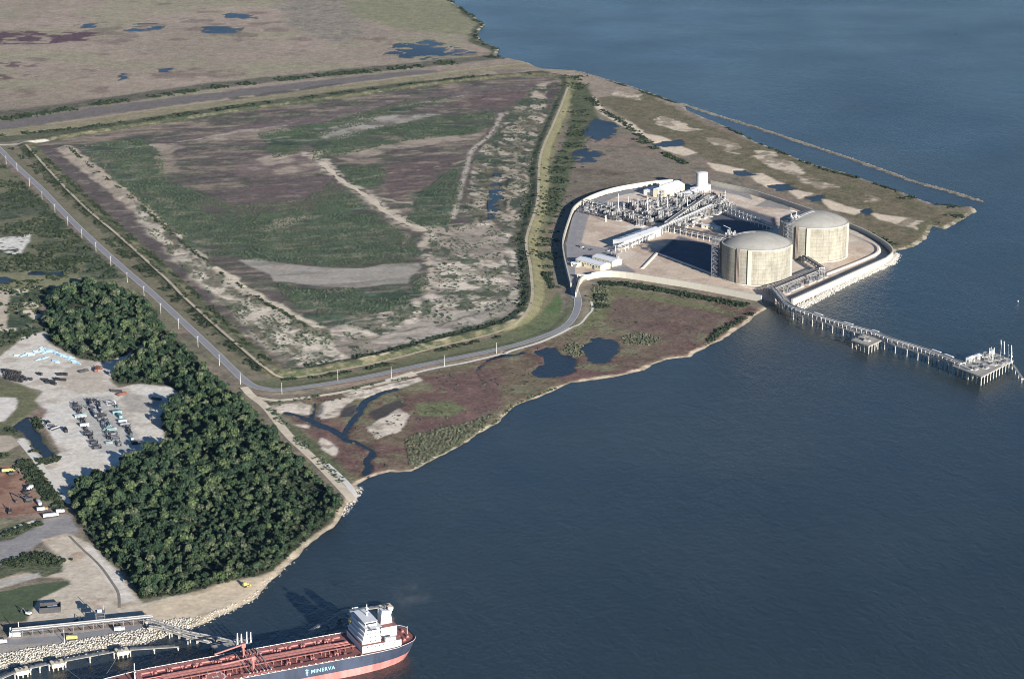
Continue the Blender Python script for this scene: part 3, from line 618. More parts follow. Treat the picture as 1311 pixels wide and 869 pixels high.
M_ASPH = mat('asphalt', tuple(C(126,125,128)), 0.9, 0.10, 0.06, bump=0.02)
M_SAND = mat('sand_track', tuple(C(190,174,146)), 0.95, 0.16, 0.12, bump=0.2, bscale=0.5)
M_CONC = mat('pale_concrete', tuple(C(200,194,182)), 0.85, 0.10, 0.15)
M_LINE = mat('road_paint', tuple(C(205,200,190)), 0.8, 0.2, 0.3)
ribbon('road', ROAD_W, 9.0, M_ASPH, 0.20)
def offset(pts, d):
    P = [np.array(p) for p in pts]; out = []
    for i in range(len(P)):
        a = P[max(i-1, 0)]; b = P[min(i+1, len(P)-1)]; t = (b - a) / (np.linalg.norm(b - a) + 1e-9); out.append(tuple(P[i] + np.array([-t[1], t[0]]) * d))
    return out
for d in (4.0, -4.0): ribbon('edge_line', offset(ROAD_W, d), 0.35, M_LINE, 0.215)
ribbon('levee_track', smooth_line(Gs(LEVEE[:23], 5), 7), 3.6, mat('levee_track', tuple(C(168,152,122)), 0.95, 0.22, 0.08, bump=0.2, bscale=0.5), 0.10)
ribbon('dirt_track', smooth_line(Gs([(312,496),(322,506),(341,521),(369,556),(410,595),(443,630),(452,640)], 1.5), 6), 8.5, M_SAND, 0.10)
ribbon('dirt_track', smooth_line(Gs([(326,508),(352,512),(383,509.5),(438,501.5),(499,488),(533,479)], 1.5), 6), 6.5, M_SAND, 0.12)
ribbon('field_track', smooth_line(Gs([(412,208),(420,215),(438,231),(470,251),(490,268),(520,285),(546,294)], 2.5), 7), [8 + 3 * math.sin(i * 0.9) + 2 * math.sin(i * 0.37) for i in range(len(smooth_line(Gs([(412,208),(420,215),(438,231),(470,251),(490,268),(520,285),(546,294)], 2.5), 7)))], M_SAND, 0.08)
ribbon('concrete_apron', smooth_line(Gs([(494,487),(540,474.5),(568,468.5),(600,462.5),(640,453),(661,447),(690,438.5),(716,427.5),(731,419.5)], 2), 6), 4.2, M_CONC, 0.12)
ribbon('concrete_path', smooth_line(Gs([(731,419.5),(743,414),(752,403.5),(758.5,395),(757,385)], 2), 5), 2.6, M_CONC, 0.16)
ribbon('pavement', smooth_line(Gs([(496,486.5),(515,481),(531,476.5)], 2), 6), 9, mat('pale_pad', tuple(C(206,192,164)), 0.9, 0.1), 0.10)
ribbon('wharf_road', smooth_line(Gs([(-40,826),(0,821),(40,819),(85,814),(130,808),(165,803),(196,799)], 3), 6), [11]*40, M_ASPH, 0.15) if False else ribbon('wharf_road', smooth_line(Gs([(-40,823),(0,819),(40,817.5),(85,813.5),(130,807.5),(165,802.5),(194,799)], 3), 6), 10, M_ASPH, 0.15)
ribbon('track', smooth_line(Gs(Q(0,400,3.342,[(85,545),(130,600),(200,690),(255,760),(300,815)]), 1.5), 6), 6, mat('white_track', tuple(C(214,206,192)), 0.95, 0.1), 0.10)
ribbon('concrete_slipway', smooth_line(Gs(Q(300,400,3.62,[(425,700),(480,750),(530,800),(562,850)]), 1.5), 5), 6, M_CONC, 0.25)
ribbon('rail_strip', smooth_line(Gs(Q(0,640,3.796,[(335,170),(400,235),(480,310),(540,390),(575,450),(580,520)]), 1.5), 5), 2.2, mat('dark_strip', tuple(C(120,110,98)), 0.9), 0.10)
ribbon('plant_road', smooth_line(Gs([(737,380),(733.5,366),(731.5,352),(731,335),(730,318),(733,296),(739,275),(750,263),(768,254.5),(790,249),(812,246)], PADZ), 6), 9, M_ASPH, 0.12)

# ------------------------------------------------------------------ vegetation
def leaf_mat(name, c1, c2, rough=0.9):
    m = bpy.data.materials.new(name); m.use_nodes = True; t = m.node_tree; b = t.nodes['Principled BSDF']; L = t.links.new
    b.inputs['Roughness'].default_value = rough; b.inputs['Specular IOR Level'].default_value = 0.15
    g = t.nodes.new('ShaderNodeNewGeometry'); n = t.nodes.new('ShaderNodeTexNoise'); n.inputs['Scale'].default_value = 0.12; n.inputs['Detail'].default_value = 3
    L(g.outputs['Position'], n.inputs['Vector'])
    ad = t.nodes.new('ShaderNodeMath'); ad.operation = 'ADD'
    mr = t.nodes.new('ShaderNodeMapRange'); mr.inputs[1].default_value = 0.35; mr.inputs[2].default_value = 0.65; mr.inputs[3].default_value = -0.3; mr.inputs[4].default_value = 0.3
    L(n.outputs[0], mr.inputs[0]); L(mr.outputs[0], ad.inputs[0]); L(g.outputs['Random Per Island'], ad.inputs[1])
    mx = t.nodes.new('ShaderNodeMix'); mx.data_type = 'RGBA'; mx.inputs[6].default_value = (*c1, 1); mx.inputs[7].default_value = (*c2, 1)
    L(ad.outputs[0], mx.inputs[0]); L(mx.outputs[2], b.inputs['Base Color'])
    return m
M_TREE = [leaf_mat('tree_leaves', lin((35,51,39)), lin((65,83,60))), leaf_mat('tree_leaves_olive', lin((48,62,44)), lin((90,104,70))), leaf_mat('tree_leaves_pale', lin((54,64,50)), lin((102,110,84))), leaf_mat('tree_leaves_dark', lin((28,43,34)), lin((56,74,52)))]
M_SCRUB = leaf_mat('scrub_leaves', lin((48,60,49)), lin((86,97,76)))
M_SCRUBD = leaf_mat('scrub_leaves_dark', lin((34,44,34)), lin((62,72,52)))
M_REED = leaf_mat('reed_leaves', lin((74,80,66)), lin((108,110,90)))
M_DRY = leaf_mat('dry_brush', lin((104,88,66)), lin((146,126,96)))
M_BARK = mat('bark', (0.10, 0.08, 0.06), 0.95, 0.3, 1.5)
nr = np.random.default_rng(5)

def leaf_quads(C_, S_, N_):
    """quads of size S_ centred at C_ with normals near N_"""
    n = len(C_); a = nr.normal(size=(n, 3)); a -= N_ * (a * N_).sum(1, keepdims=True); a /= np.linalg.norm(a, axis=1, keepdims=True) + 1e-9
    b = np.cross(N_, a); s = S_[:, None] * 0.5; asp = nr.uniform(0.7, 1.2, (n, 1))
    V = np.stack([C_ - a*s - b*s*asp, C_ + a*s - b*s*asp*0.7, C_ + a*s*0.8 + b*s*asp, C_ - a*s*0.9 + b*s*asp*0.9], 1).reshape(-1, 3)
    return V, np.arange(4 * n).reshape(-1, 4)
def crown(nleaf, nlobe, rx, h0, h1, leaf):
    cs = []; zs = (h0 + h1) / 2; hz = (h1 - h0) / 2
    lob = []
    for i in range(nlobe):
        t = nr.uniform(0, 6.28); rr = rx * math.sqrt(nr.uniform(0, 1)) * 0.62; zz = nr.uniform(-0.45, 0.62) * hz * (1 - 0.5 * rr / rx)
        lob.append((rr * math.cos(t), rr * math.sin(t), zs + zz, rx * nr.uniform(0.28, 0.6)))
    lob.append((0, 0, zs + hz * 0.45, rx * 0.5))
    lob = np.array(lob); k = nr.integers(0, len(lob), nleaf); d = nr.normal(size=(nleaf, 3)); d /= np.linalg.norm(d, axis=1, keepdims=True)
    d[:, 2] = np.where(nr.uniform(size=nleaf) < 0.75, np.abs(d[:, 2]), d[:, 2])
    p = lob[k, :3] + d * lob[k, 3:4] * nr.uniform(0.75, 1.08, (nleaf, 1)) * np.array([1, 1, 0.85])
    nrm = d + nr.normal(size=(nleaf, 3)) * 0.45; nrm /= np.linalg.norm(nrm, axis=1, keepdims=True)
    return leaf_quads(p, nr.uniform(0.7, 1.3, nleaf) * leaf, nrm)
def trunk_mesh(h, r):
    mb = MB(); mb.cyl((0,0,-0.3), (0.1*h*0.2,0,h*0.45), r, 6, r*0.7, False); mb.cyl((0.1*h*0.2,0,h*0.45), (0.0,0.03*h,h*0.85), r*0.7, 6, r*0.25, False)
    for i in range(4):
        t = i * 1.7 + 0.4; z = h * (0.4 + 0.08 * i); mb.cyl((0.02*h,0,z), (math.cos(t)*h*0.2, math.sin(t)*h*0.2, z + h*0.2), r*0.45, 5, r*0.12, False)
    return mb.mesh('trunk', M_BARK)
NV = 9
CROWN = [crown(340, 8 + _ % 5, 4.3, 1.8, 9.4, 1.05) for _ in range(NV)]
CROWN_ME = [np_mesh('crown', V, F, M_TREE[(0, 1, 3, 0, 3, 2, 0, 1, 3)[i]]) for i, (V, F) in enumerate(CROWN)]
TRUNK_ME = trunk_mesh(10.5, 0.28)
def scatter_in(W, spacing, jitter=0.45, margin=0.0, excl=()):
    a = np.array(W); x0, y0 = a.min(0); x1, y1 = a.max(0); pts = []
    gx, gy = np.meshgrid(np.arange(x0, x1, spacing), np.arange(y0, y1, spacing))
    gx = gx + nr.uniform(-jitter, jitter, gx.shape) * spacing; gy = gy + nr.uniform(-jitter, jitter, gy.shape) * spacing
    gx, gy = gx.ravel(), gy.ravel(); ok = poly_sdf(gx, gy, W) > margin
    for e in excl: ok &= poly_sdf(gx, gy, e) < 2
    return np.stack([gx[ok], gy[ok]], 1)
def merge(templates, P, size, name, m, zsc=None, sink=0.0):
    """joins placed copies of leaf-clump templates into one mesh"""
    Vs = []; Fs = []; base = 0; k = nr.integers(0, len(templates), len(P)); ang = nr.uniform(0, 6.283, len(P)); zz = sample(Z, P[:, 0], P[:, 1]) - sink
    for ti, (V, F) in enumerate(templates):
        idx = np.where(k == ti)[0]
        if not len(idx): continue
        c, s_ = np.cos(ang[idx])[:, None], np.sin(ang[idx])[:, None]; sz = size[idx][:, None]; zs = sz if zsc is None else zsc[idx][:, None]
        x = (V[None, :, 0] * c - V[None, :, 1] * s_) * sz + P[idx, 0][:, None]; y = (V[None, :, 0] * s_ + V[None, :, 1] * c) * sz + P[idx, 1][:, None]
        z = V[None, :, 2] * zs + zz[idx][:, None]
        Vs.append(np.stack([x, y, z], -1).reshape(-1, 3)); n = len(V)
        Fs.append((F[None] + (np.arange(len(idx)) * n)[:, None, None] + base).reshape(-1, F.shape[1])); base += n * len(idx)
    return np_mesh(name, np.concatenate(Vs), np.concatenate(Fs), m)

TP = np.concatenate([scatter_in(FOREST, 7.6, 0.6, 3.0, [YARD]), scatter_in(FOREST, 6.0, 0.6, 1.0, [YARD])]); upper = np.arange(len(TP)) < len(TP) * 0.385
n_ = fbm(TP[:, 0], TP[:, 1], 45, 3, 8)
lowzone = poly_sdf(TP[:, 0], TP[:, 1], Gs([(250,640),(330,600),(440,640),(360,722),(200,766),(150,720),(110,690),(100,670),(180,720),(240,700)], 1.5))
TS = np.where(upper, 0.8 + 0.6 * nr.uniform(size=len(TP)) ** 1.6, 0.45 + 0.4 * nr.uniform(size=len(TP))) * (0.6 + 0.8 * n_); TS = np.where(lowzone > 0, TS * (0.55 + 0.25 * nr.uniform(size=len(TP))), TS)
keepm = ~((n_ < 0.4) & (nr.uniform(size=len(TP)) < 0.55)); TP, TS, lowzone = TP[keepm], TS[keepm], lowzone[keepm]
order = np.argsort(-(TS / TP[:, 1])); big = order[:288]; rest = order[288:]
yard_mid = Gs([(140,470)], 1)[0][1]
for i in big:
    x, y = TP[i]; s_ = float(TS[i])
    if y > G(0, 470)[1]: lab, grp = 'dark green broadleaf tree in the upper wood between the road and the blue pipe heap', 'trees of the upper wood'
    elif lowzone[i] > 0: lab, grp = 'low olive tree in the thin part of the wood above the beach', 'low trees above the beach'
    else:
        p_ = (np.array([x]), np.array([y])); dy_ = float(poly_sdf(*p_, YARD)[0]); dl_ = float(poly_sdf(*p_, LOWYARD)[0]); dt_ = float(line_dist(*p_, Gs([(312,496),(341,521),(410,595),(452,640)], 1.5))[0]); ds_ = float(sample(shore, *p_)[0])
        if dy_ > -16: lab, grp = 'broadleaf tree on the wood edge bordering the gravel yard', 'trees bordering the gravel yard'
        elif dt_ < 22: lab, grp = 'broadleaf tree on the wood edge along the sandy dirt track', 'trees along the dirt track'
        elif dl_ > -18: lab, grp = 'broadleaf tree on the wood edge above the lower lot and beach', 'trees above the lower lot'
        elif y > G(0, 590)[1]: lab, grp = 'dark broadleaf tree inside the wood level with the equipment rows', 'trees of the middle wood'
        elif x < G(200, 680)[0]: lab, grp = 'dark broadleaf tree in the lower left part of the wood', 'trees of the lower left wood'
        else: lab, grp = 'dark broadleaf tree in the heart of the wood nearest the cove', 'trees of the heart of the wood'
    t = thing('broadleaf_tree', lab, 'tree', (x, y, hgt(x, y)), rnd.uniform(0, 6.28), grp)
    t.scale = (s_ * rnd.uniform(0.78, 1.28), s_ * rnd.uniform(0.85, 1.15), s_ * rnd.uniform(0.8, 1.3))
    link('trunk', TRUNK_ME, t); link('crown', CROWN_ME[rnd.randrange(NV)], t)
rr_ = np.array(rest)
half = nr.uniform(size=len(rr_)) < 0.5
for sel, m in ((half, M_TREE[0]), (~half, M_TREE[1])):
    pass
me = merge(CROWN, TP[rr_], TS[rr_], 'woodland', M_TREE[0], TS[rr_] * nr.uniform(0.75, 1.35, len(rr_))); me.materials.append(M_TREE[1]); me.materials.append(M_TREE[2]); me.materials.append(M_TREE[3])
nf = len(me.polygons); mi = np.repeat(nr.choice([0, 0, 1, 2, 3, 3], size=nf // 340 + 1), 340)[:nf].astype(np.int32); me.polygons.foreach_set('material_index', mi)
tag(link('woodland', me), 'rest of the dense green wood between the gravel yard, road and beach', 'woodland', kind='stuff')

BUSH = []
for _ in range(8):
    n = 11; d = nr.normal(size=(n, 3)); d[:, 2] = np.abs(d[:, 2]); d /= np.linalg.norm(d, axis=1, keepdims=True)
    p = d * np.array([0.75, 0.75, 0.65]) * nr.uniform(0.5, 1, (n, 1)); nn = d + nr.normal(size=(n, 3)) * 0.4; nn /= np.linalg.norm(nn, axis=1, keepdims=True)
    BUSH.append(leaf_quads(p, nr.uniform(0.6, 1.1, n), nn))
def brush_line(pts, width, n, size, z=1.5, thr=0.43):
    L_ = np.array(smooth_line(Gs(pts, z), 4)); k = nr.integers(0, len(L_) - 1, n); t = nr.uniform(size=(n, 1)); p = L_[k] * (1 - t) + L_[k + 1] * t
    d = L_[k + 1] - L_[k]; d /= np.linalg.norm(d, axis=1, keepdims=True) + 1e-9
    dens = fbm(p[:, 0], p[:, 1], 30, 3, 4) > thr; p = p + np.stack([-d[:, 1], d[:, 0]], 1) * nr.normal(size=(n, 1)) * width * 0.35
    return p[dens]
def brush(name, label, cat, P, lo, hi, m):
    ok = (sample(shore, P[:, 0], P[:, 1]) > 3) & (sample(road_d, P[:, 0], P[:, 1]) > 7) & (sample(pond_any, P[:, 0], P[:, 1]) < -1) & ~((sample(plant, P[:, 0], P[:, 1]) > -2) & (sample(plant, P[:, 0], P[:, 1]) < 1e6) & (P[:, 0] > 60) & (sample(plant, P[:, 0], P[:, 1]) > -2))
    P = P[ok]; sz = lo + (hi - lo) * nr.uniform(size=len(P)) ** 1.8
    tag(link(name, merge(BUSH, P, sz, name, m, sz * nr.uniform(0.6, 1.1, len(P)), 0.1)), label, cat, kind='stuff')
def patchy(P, sc_=40, thr=0.45, seed=9): return P[fbm(P[:, 0], P[:, 1], sc_, 3, seed) > thr]
fieldP = np.concatenate([patchy(scatter_in(Gs(g, 2.5), 3.6, 0.5), 50, 0.36) for g in (GA, GB, GC, GD, GE, GF)])
brush('field_scrub', 'low green scrub covering the middle of the diked disposal field', 'scrub', fieldP, 0.9, 2.3, M_SCRUB)
eastP = np.concatenate([patchy(scatter_in(Gs(COLR, 2.5), 7, 0.5), 28, 0.46), patchy(scatter_in(Gs(MARG, 2.5), 6, 0.5), 26, 0.52), patchy(scatter_in(Gs(SW, 2.5), 5, 0.5), 24, 0.5)])
brush('margin_scrub', 'scattered green brush on the pale margin of the diked disposal field', 'scrub', eastP, 0.9, 2.6, M_SCRUB)
levP = np.concatenate([brush_line([(33,192),(75,236),(115,275),(160,314),(210,360),(250,398),(310,454),(335,474)], 10, 2800, 2), brush_line([(14,190),(40,212),(75,243)], 7, 260, 2),
    brush_line([(60,205),(110,252),(160,298),(215,346),(250,377),(312,436),(345,465)], 7, 1300, 2), brush_line([(120,292),(175,340),(240,396),(290,440)], 10, 1000, 2),
    brush_line([(362,486),(420,480),(480,470),(560,449),(640,431)], 5, 420, 2), brush_line([(392,468),(432,462),(493,451),(576,429),(640,413),(664,400)], 6, 700, 2), brush_line([(672,395),(670,370),(668,335),(664,306),(676,262),(682,215)], 11, 600, 2)])
brush('levee_brush', 'dark brush growing along the levee around the disposal field', 'brush', levP, 1.0, 3.1, M_SCRUBD)
northP = np.concatenate([brush_line([(-30,157),(67,143),(134,132),(200,123),(268,113),(335,105),(440,94),(535,85),(640,72)], 22, 2600, 1.5), brush_line([(-10,175),(134,161),(268,142),(400,124),(540,107),(690,95)], 14, 1100, 2),
    brush_line([(578,0),(601,18),(619,32),(610,45),(617,55),(637,63)], 12, 420, 1.5)])
brush('treeline', 'dark line of brush along the canal beyond the far levee', 'brush', northP, 1.6, 4.6, M_SCRUBD)
ridP = brush_line([(88,190),(114,213),(167,254),(224,304),(269,341),(334,386),(404,426)], 5, 800, 2)
brush('ridge_brush', 'dark green brush edging the pale ridge in the disposal field', 'brush', ridP, 1.0, 2.6, M_SCRUBD)
estP = np.concatenate([brush_line([(735,97),(742,120),(743,150),(735,180),(716,215),(708,250),(702,300),(700,345)], 30, 1900, 1.5), brush_line([(752,120),(770,140),(800,158),(824,178),(850,196),(885,212),(915,222)], 9, 800, 1.5), brush_line([(812,178),(838,190),(880,210),(915,218)], 8, 500, 1.5),
    brush_line([(712,372),(700,352),(708,330)], 8, 200, 1.5), brush_line([(770,100),(870,133)], 6, 300, 1.5), brush_line([(930,163),(1036,210),(1103,229),(1153,246),(1198,262)], 7, 500, 1.5), brush_line([(1150,250),(1236,268),(1200,285)], 20, 300, 1.5), brush_line([(1095,292),(1140,314)], 14, 260, 1.5)])
brush('marsh_brush', 'dark green brush between the disposal field levee and the tank farm marsh', 'brush', estP, 1.2, 3.4, M_SCRUBD)
wallP = np.concatenate([brush_line([(768,362),(800,364),(840,370),(900,381),(955,391)], 10, 2200, 1.2, thr=0.2), brush_line([(764,368),(768,385),(770,394)], 12, 220, 1.2), brush_line([(950,402),(970,396),(930,420),(890,448)], 6, 350, 1.2)])
brush('wall_hedge', 'dark green brush along the foot of the cream flood wall', 'brush', wallP, 1.2, 3.6, M_SCRUBD)
reedP = np.concatenate([scatter_in(Gs(Q(300,400,3.62,[(790,590),(860,560),(1000,525),(1090,510),(1200,470),(1150,560),(1000,630),(900,690),(820,728)]), 1.2), 2.6), scatter_in(Gs(Q(600,340,3.2775,[(640,300),(720,280),(800,300),(815,315),(760,335),(660,330)]), 1.2), 3), scatter_in(Gs(Q(600,340,3.2775,[(400,340),(440,315),(490,340),(480,380),(430,385)]), 1.2), 3), scatter_in(Gs(Q(600,340,3.2775,[(520,80),(580,85),(590,150),(560,175),(525,150)]), 1.2), 3.4)])
undP = np.concatenate([scatter_in(FOREST, 4.2, 0.6, 0.5, [YARD])])
uz = poly_sdf(undP[:, 0], undP[:, 1], FOREST); ul = poly_sdf(undP[:, 0], undP[:, 1], Gs([(250,640),(330,590),(440,640),(360,722),(200,766),(150,720),(110,690),(100,670),(180,720),(240,700)], 1.5)); undP = undP[(uz < 9) | (ul > -4)]
brush('understory', 'dark underbrush along the ragged edges of the wood and in its thin part', 'brush', undP, 1.4, 4.2, M_SCRUBD)
brush('reed_bed', 'grey green reeds standing at the edge of the cove marsh', 'reeds', reedP, 1.3, 2.4, M_REED)
coveP = np.concatenate([brush_line([(531,601),(575,573),(612,556),(640,536),(661,517),(704,499),(734,487)], 4, 700, 1.2), brush_line([(345,522),(372,552),(413,592),(440,616)], 7, 500, 1.2), brush_line([(345,516),(400,508),(500,488),(540,478)], 4, 420, 1.2), patchy(scatter_in(MARSH_W, 7, 0.5), 22, 0.55)])
brush('cove_brush', 'small olive shrubs scattered over the reddish cove marsh', 'shrubs', coveP, 0.7, 1.9, M_SCRUB)
westP = np.concatenate([patchy(scatter_in(Gs(WEST, 1.5), 5, 0.5), 34, 0.47), brush_line([(-10,335),(50,330),(100,335),(130,345)], 40, 900, 1.5), brush_line([(62,284),(75,295),(92,300)], 10, 160, 1.5)])
brush('west_scrub', 'dense mixed scrub on the flat west of the paved road', 'scrub', westP, 1.2, 3.8, M_SCRUBD)
workP = np.concatenate([brush_line(Q(0,400,3.342,[(20,500),(80,520),(150,600),(190,640),(250,610),(180,520),(150,450)]), 7, 500, 1.5), brush_line(Q(0,580,9.054,[(250,90),(330,200),(480,360),(620,540),(700,640)]), 9, 500, 1.5), brush_line(Q(0,640,3.796,[(-20,340),(80,300),(180,270),(290,310)]), 12, 450, 1.5), brush_line(Q(0,640,3.796,[(-20,200),(60,150),(200,110)]), 6, 150, 1.5),
    brush_line(Q(0,400,3.342,[(-10,610),(80,620),(140,690),(230,800)]), 10, 500, 1.5)])
brush('yard_hedge', 'dark brush around the ditch and lots beside the gravel yard', 'brush', workP, 1.2, 3.4, M_SCRUBD)
# small trees standing apart on the west flat
for k, (px, py, s_, lab) in enumerate([(20,378,.8,'small dark tree beside the sand patch west of the wood'),(28,380,.7,'second small dark tree in the clump by the white sand'),(38,379,.7,'small tree nearest the wood in the clump by the white sand'),
        (27,404,.75,'lone round dark tree below the white sand tongue'),(33,408,.6,'smaller tree leaning out of the clump below the white sand'),(40,420,.55,'low tree at the wood edge above the pale strip'),(45,388,.8,'dark tree at the wood corner beside the small ditch')]):
    x, y = G(px, py, 1.5); t = thing('small_tree', lab, 'tree', (x, y, hgt(x, y)), k * 1.3, 'small trees west of the wood'); t.scale = (s_*1.2, s_*1.2, s_*0.8)
    link('trunk', TRUNK_ME, t); link('crown', CROWN_ME[k % NV], t)

# stones of the revetments
def stones(name, label, P, lo, hi, m, zoff=0.1, zf=None):
    T_ = []
    g = (1 + 5 ** .5) / 2; ico = np.array([(-1,g,0),(1,g,0),(-1,-g,0),(1,-g,0),(0,-1,g),(0,1,g),(0,-1,-g),(0,1,-g),(g,0,-1),(g,0,1),(-g,0,-1),(-g,0,1)]) / 1.9
    IF = np.array([(0,11,5),(0,5,1),(0,1,7),(0,7,10),(0,10,11),(1,5,9),(5,11,4),(11,10,2),(10,7,6),(7,1,8),(3,9,4),(3,4,2),(3,2,6),(3,6,8),(3,8,9),(4,9,5),(2,4,11),(6,2,10),(8,6,7),(9,8,1)])
    for _ in range(8): T_.append((ico * nr.uniform(0.65, 1.2, (12, 1)) * np.array([1, .8, .62]) * 0.55, IF))
    sz = nr.uniform(lo, hi, len(P))
    me = merge(T_, P, sz, name, m, None, -zoff)
    return tag(link(name, me), label, 'stones', kind='stuff')
M_STONE = mat('pale_stone', tuple(C(166,160,148)), 0.9, 0.4, 0.35)
a = np.array(SHORE_W)
def shore_band(px0, px1, w0, w1, sp):
    x0 = G(px0, 840)[0]; x1 = px1
    gx, gy = np.meshgrid(np.arange(-420, -150, sp), np.arange(1340, 1660, sp)); gx = gx + nr.uniform(-.5, .5, gx.shape) * sp; gy = gy + nr.uniform(-.5, .5, gy.shape) * sp
    gx, gy = gx.ravel(), gy.ravel(); d = sample(shore, gx, gy); wv = np.interp(gx, [-400, -300, -255, -235, -200, -160], [23, 22, 20, 9, 7, 5])
    ok = (d > -1.5) & (d < wv); return np.stack([gx[ok], gy[ok]], 1)
rp = shore_band(0, 0, 0, 0, 1.75)
stones('riprap', 'pale boulder revetment between the wharf road and the ship berth', rp[rp[:, 0] < -243], 1.3, 2.5, M_STONE)
rq = rp[rp[:, 0] >= -243]; rq = rq[nr.uniform(size=len(rq)) < 0.6 * np.clip((-165 - rq[:, 0]) / 70, 0.12, 1)]
stones('beach_rock', 'loose pale rocks along the beach below the wood', rq, 0.8, 1.7, M_STONE)
sb = np.array(smooth_line(Gs([(1150,324),(1142,335),(1131,340),(1080,364),(1046,382),(1022,393)], 1.5), 2)); k = nr.integers(0, len(sb), 2300); P = sb[k] + nr.normal(size=(2300, 2)) * 2.6
stones('seawall_riprap', 'white rock armour at the foot of the flood wall facing open water', P, 1.2, 2.6, mat('white_stone', tuple(C(172,168,158)), 0.9, 0.25, 0.35), 0.2)
sb = np.array(smooth_line(SPIT, 2)); k = nr.integers(0, len(sb), 1500); P = sb[k] + nr.normal(size=(1500, 2)) * 1.6
stones('breakwater_rock', 'thin line of rocks along the far breakwater crest', P, 1.2, 2.8, mat('grey_stone', tuple(C(112,106,94)), 0.9, 0.35, 0.35), 0.2)
sb = np.array(smooth_line(Gs([(742,92),(810,112),(872,134)], 1), 3)); k = nr.integers(0, len(sb), 500); P = sb[k] + nr.normal(size=(500, 2)) * 1.5
stones('shore_rock', 'broken line of pale rocks along the far shore', P, 1.0, 2.4, MATS['grey_stone'], 0.3)
sb = np.array(smooth_line(Gs([(463,622),(459,632),(450,645),(440,658)], 1), 2)); k = nr.integers(0, len(sb), 160); P = sb[k] + nr.normal(size=(160, 2)) * 2
stones('slipway_rock', 'small pile of pale rocks where the dirt track meets the water', P, 0.9, 2.0, M_STONE, 0.2)
print('T vegetation', time.time() - T0)

# ------------------------------------------------------------------ flood wall and tank farm
PA = R(53.0)                                                   # bearing of the plant grid
E1 = Vector((math.cos(PA), math.sin(PA), 0)); E2 = Vector((-math.sin(PA), math.cos(PA), 0))
def PP(px, py, z=PADZ): x, y = G(px, py, z); return Vector((x, y, z))
M_WALL = mat('cream_concrete', tuple(C(168,163,147)), 0.85, 0.12, 0.08, bump=0.05, bscale=0.6)
M_WHITE = mat('white_paint', tuple(C(236,236,232)), 0.55, 0.05, 0.2)
M_WROOF = mat('white_roof', tuple(C(238,240,242)), 0.5, 0.04, 0.15)
M_STEEL = mat('galvanised_steel', tuple(C(104,107,113)), 0.5, 0.3, 0.4, metal=0.25)
M_PIPE = mat('pipe_lagging', tuple(C(150,149,146)), 0.45, 0.3, 0.3, metal=0.15)
M_PIPE2 = mat('dark_pipe', tuple(C(72,70,70)), 0.6, 0.2, 0.3)
M_DARK = mat('dark_steel', tuple(C(58,58,62)), 0.6, 0.25, 0.4)
M_BLACK = mat('black_rubber', tuple(C(34,34,38)), 0.7, 0.2, 0.5)
M_GLASS = mat('window_glass', (0.02, 0.025, 0.03), 0.12, 0.1, 0.5, spec=0.6)
M_CREAM = mat('cream_cladding', tuple(C(214,204,170)), 0.7, 0.08, 0.2)
M_BRICKISH = mat('rust_steel', tuple(C(120,72,56)), 0.8, 0.3, 0.4)
M_YELLOW = mat('yellow_paint', tuple(C(206,176,44)), 0.5, 0.15, 0.4)
M_ORANGE = mat('orange_paint', tuple(C(196,104,48)), 0.5, 0.15, 0.4)

def flood_wall(pts, label, h_top, base, thick=1.2):
    L_ = smooth_line(pts, 3.0) if len(pts) > 2 else pts
    L_ = [np.array(p) for p in L_]; cum = [0]
    for i in range(1, len(L_)): cum.append(cum[-1] + np.linalg.norm(L_[i] - L_[i-1]))
    n = max(1, int(cum[-1] / 9)); P = []
    for i in range(n + 1):
        d = cum[-1] * i / n; P.append(np.array([np.interp(d, cum, [q[0] for q in L_]), np.interp(d, cum, [q[1] for q in L_])]))
    t = thing('flood_wall', label, 'wall', (float(P[0][0]), float(P[0][1]), base), 0, 'flood wall sections around the tank farm')
    for i in range(n):
        a, b = P[i], P[i+1]; c = (a + b) / 2 - P[0]; L = np.linalg.norm(b - a); an = math.atan2(b[1]-a[1], b[0]-a[0]); mb = MB()
        jog = 0.03 * (i % 2)
        mb.box(-L/2 - 0.02, -thick/2 - jog, -1.5, L/2 - 0.05, thick/2 + jog, h_top - base - 0.5); mb.box(-L/2 - 0.02, -thick/2 - 0.25, h_top - base - 0.5, L/2 - 0.02, thick/2 + 0.25, h_top - base)
        mb.build('wall_panel', M_WALL, t, (c[0], c[1], 0), an)
flood_wall(WALL, 'cream concrete flood wall on the marsh side of the tank farm', WALLZ, 1.0)
flood_wall(WALL_EW[:4] , 'white flood wall above the rock armour facing open water', WALLZ, 1.5, 2.2)
flood_wall(WALL_EW[3:], 'flood wall on the island side curving behind the two tanks', WALLZ, 1.5)
flood_wall(WALL_NW, 'curved flood wall on the levee side beside the plant road', WALLZ, 1.5)
flood_wall(Gs([(737,381),(739.5,372),(742,364),(748,358.5),(757,357)], 1.5), 'short curved flood wall at the gate beside the paved road', WALLZ - 1, 1.5)
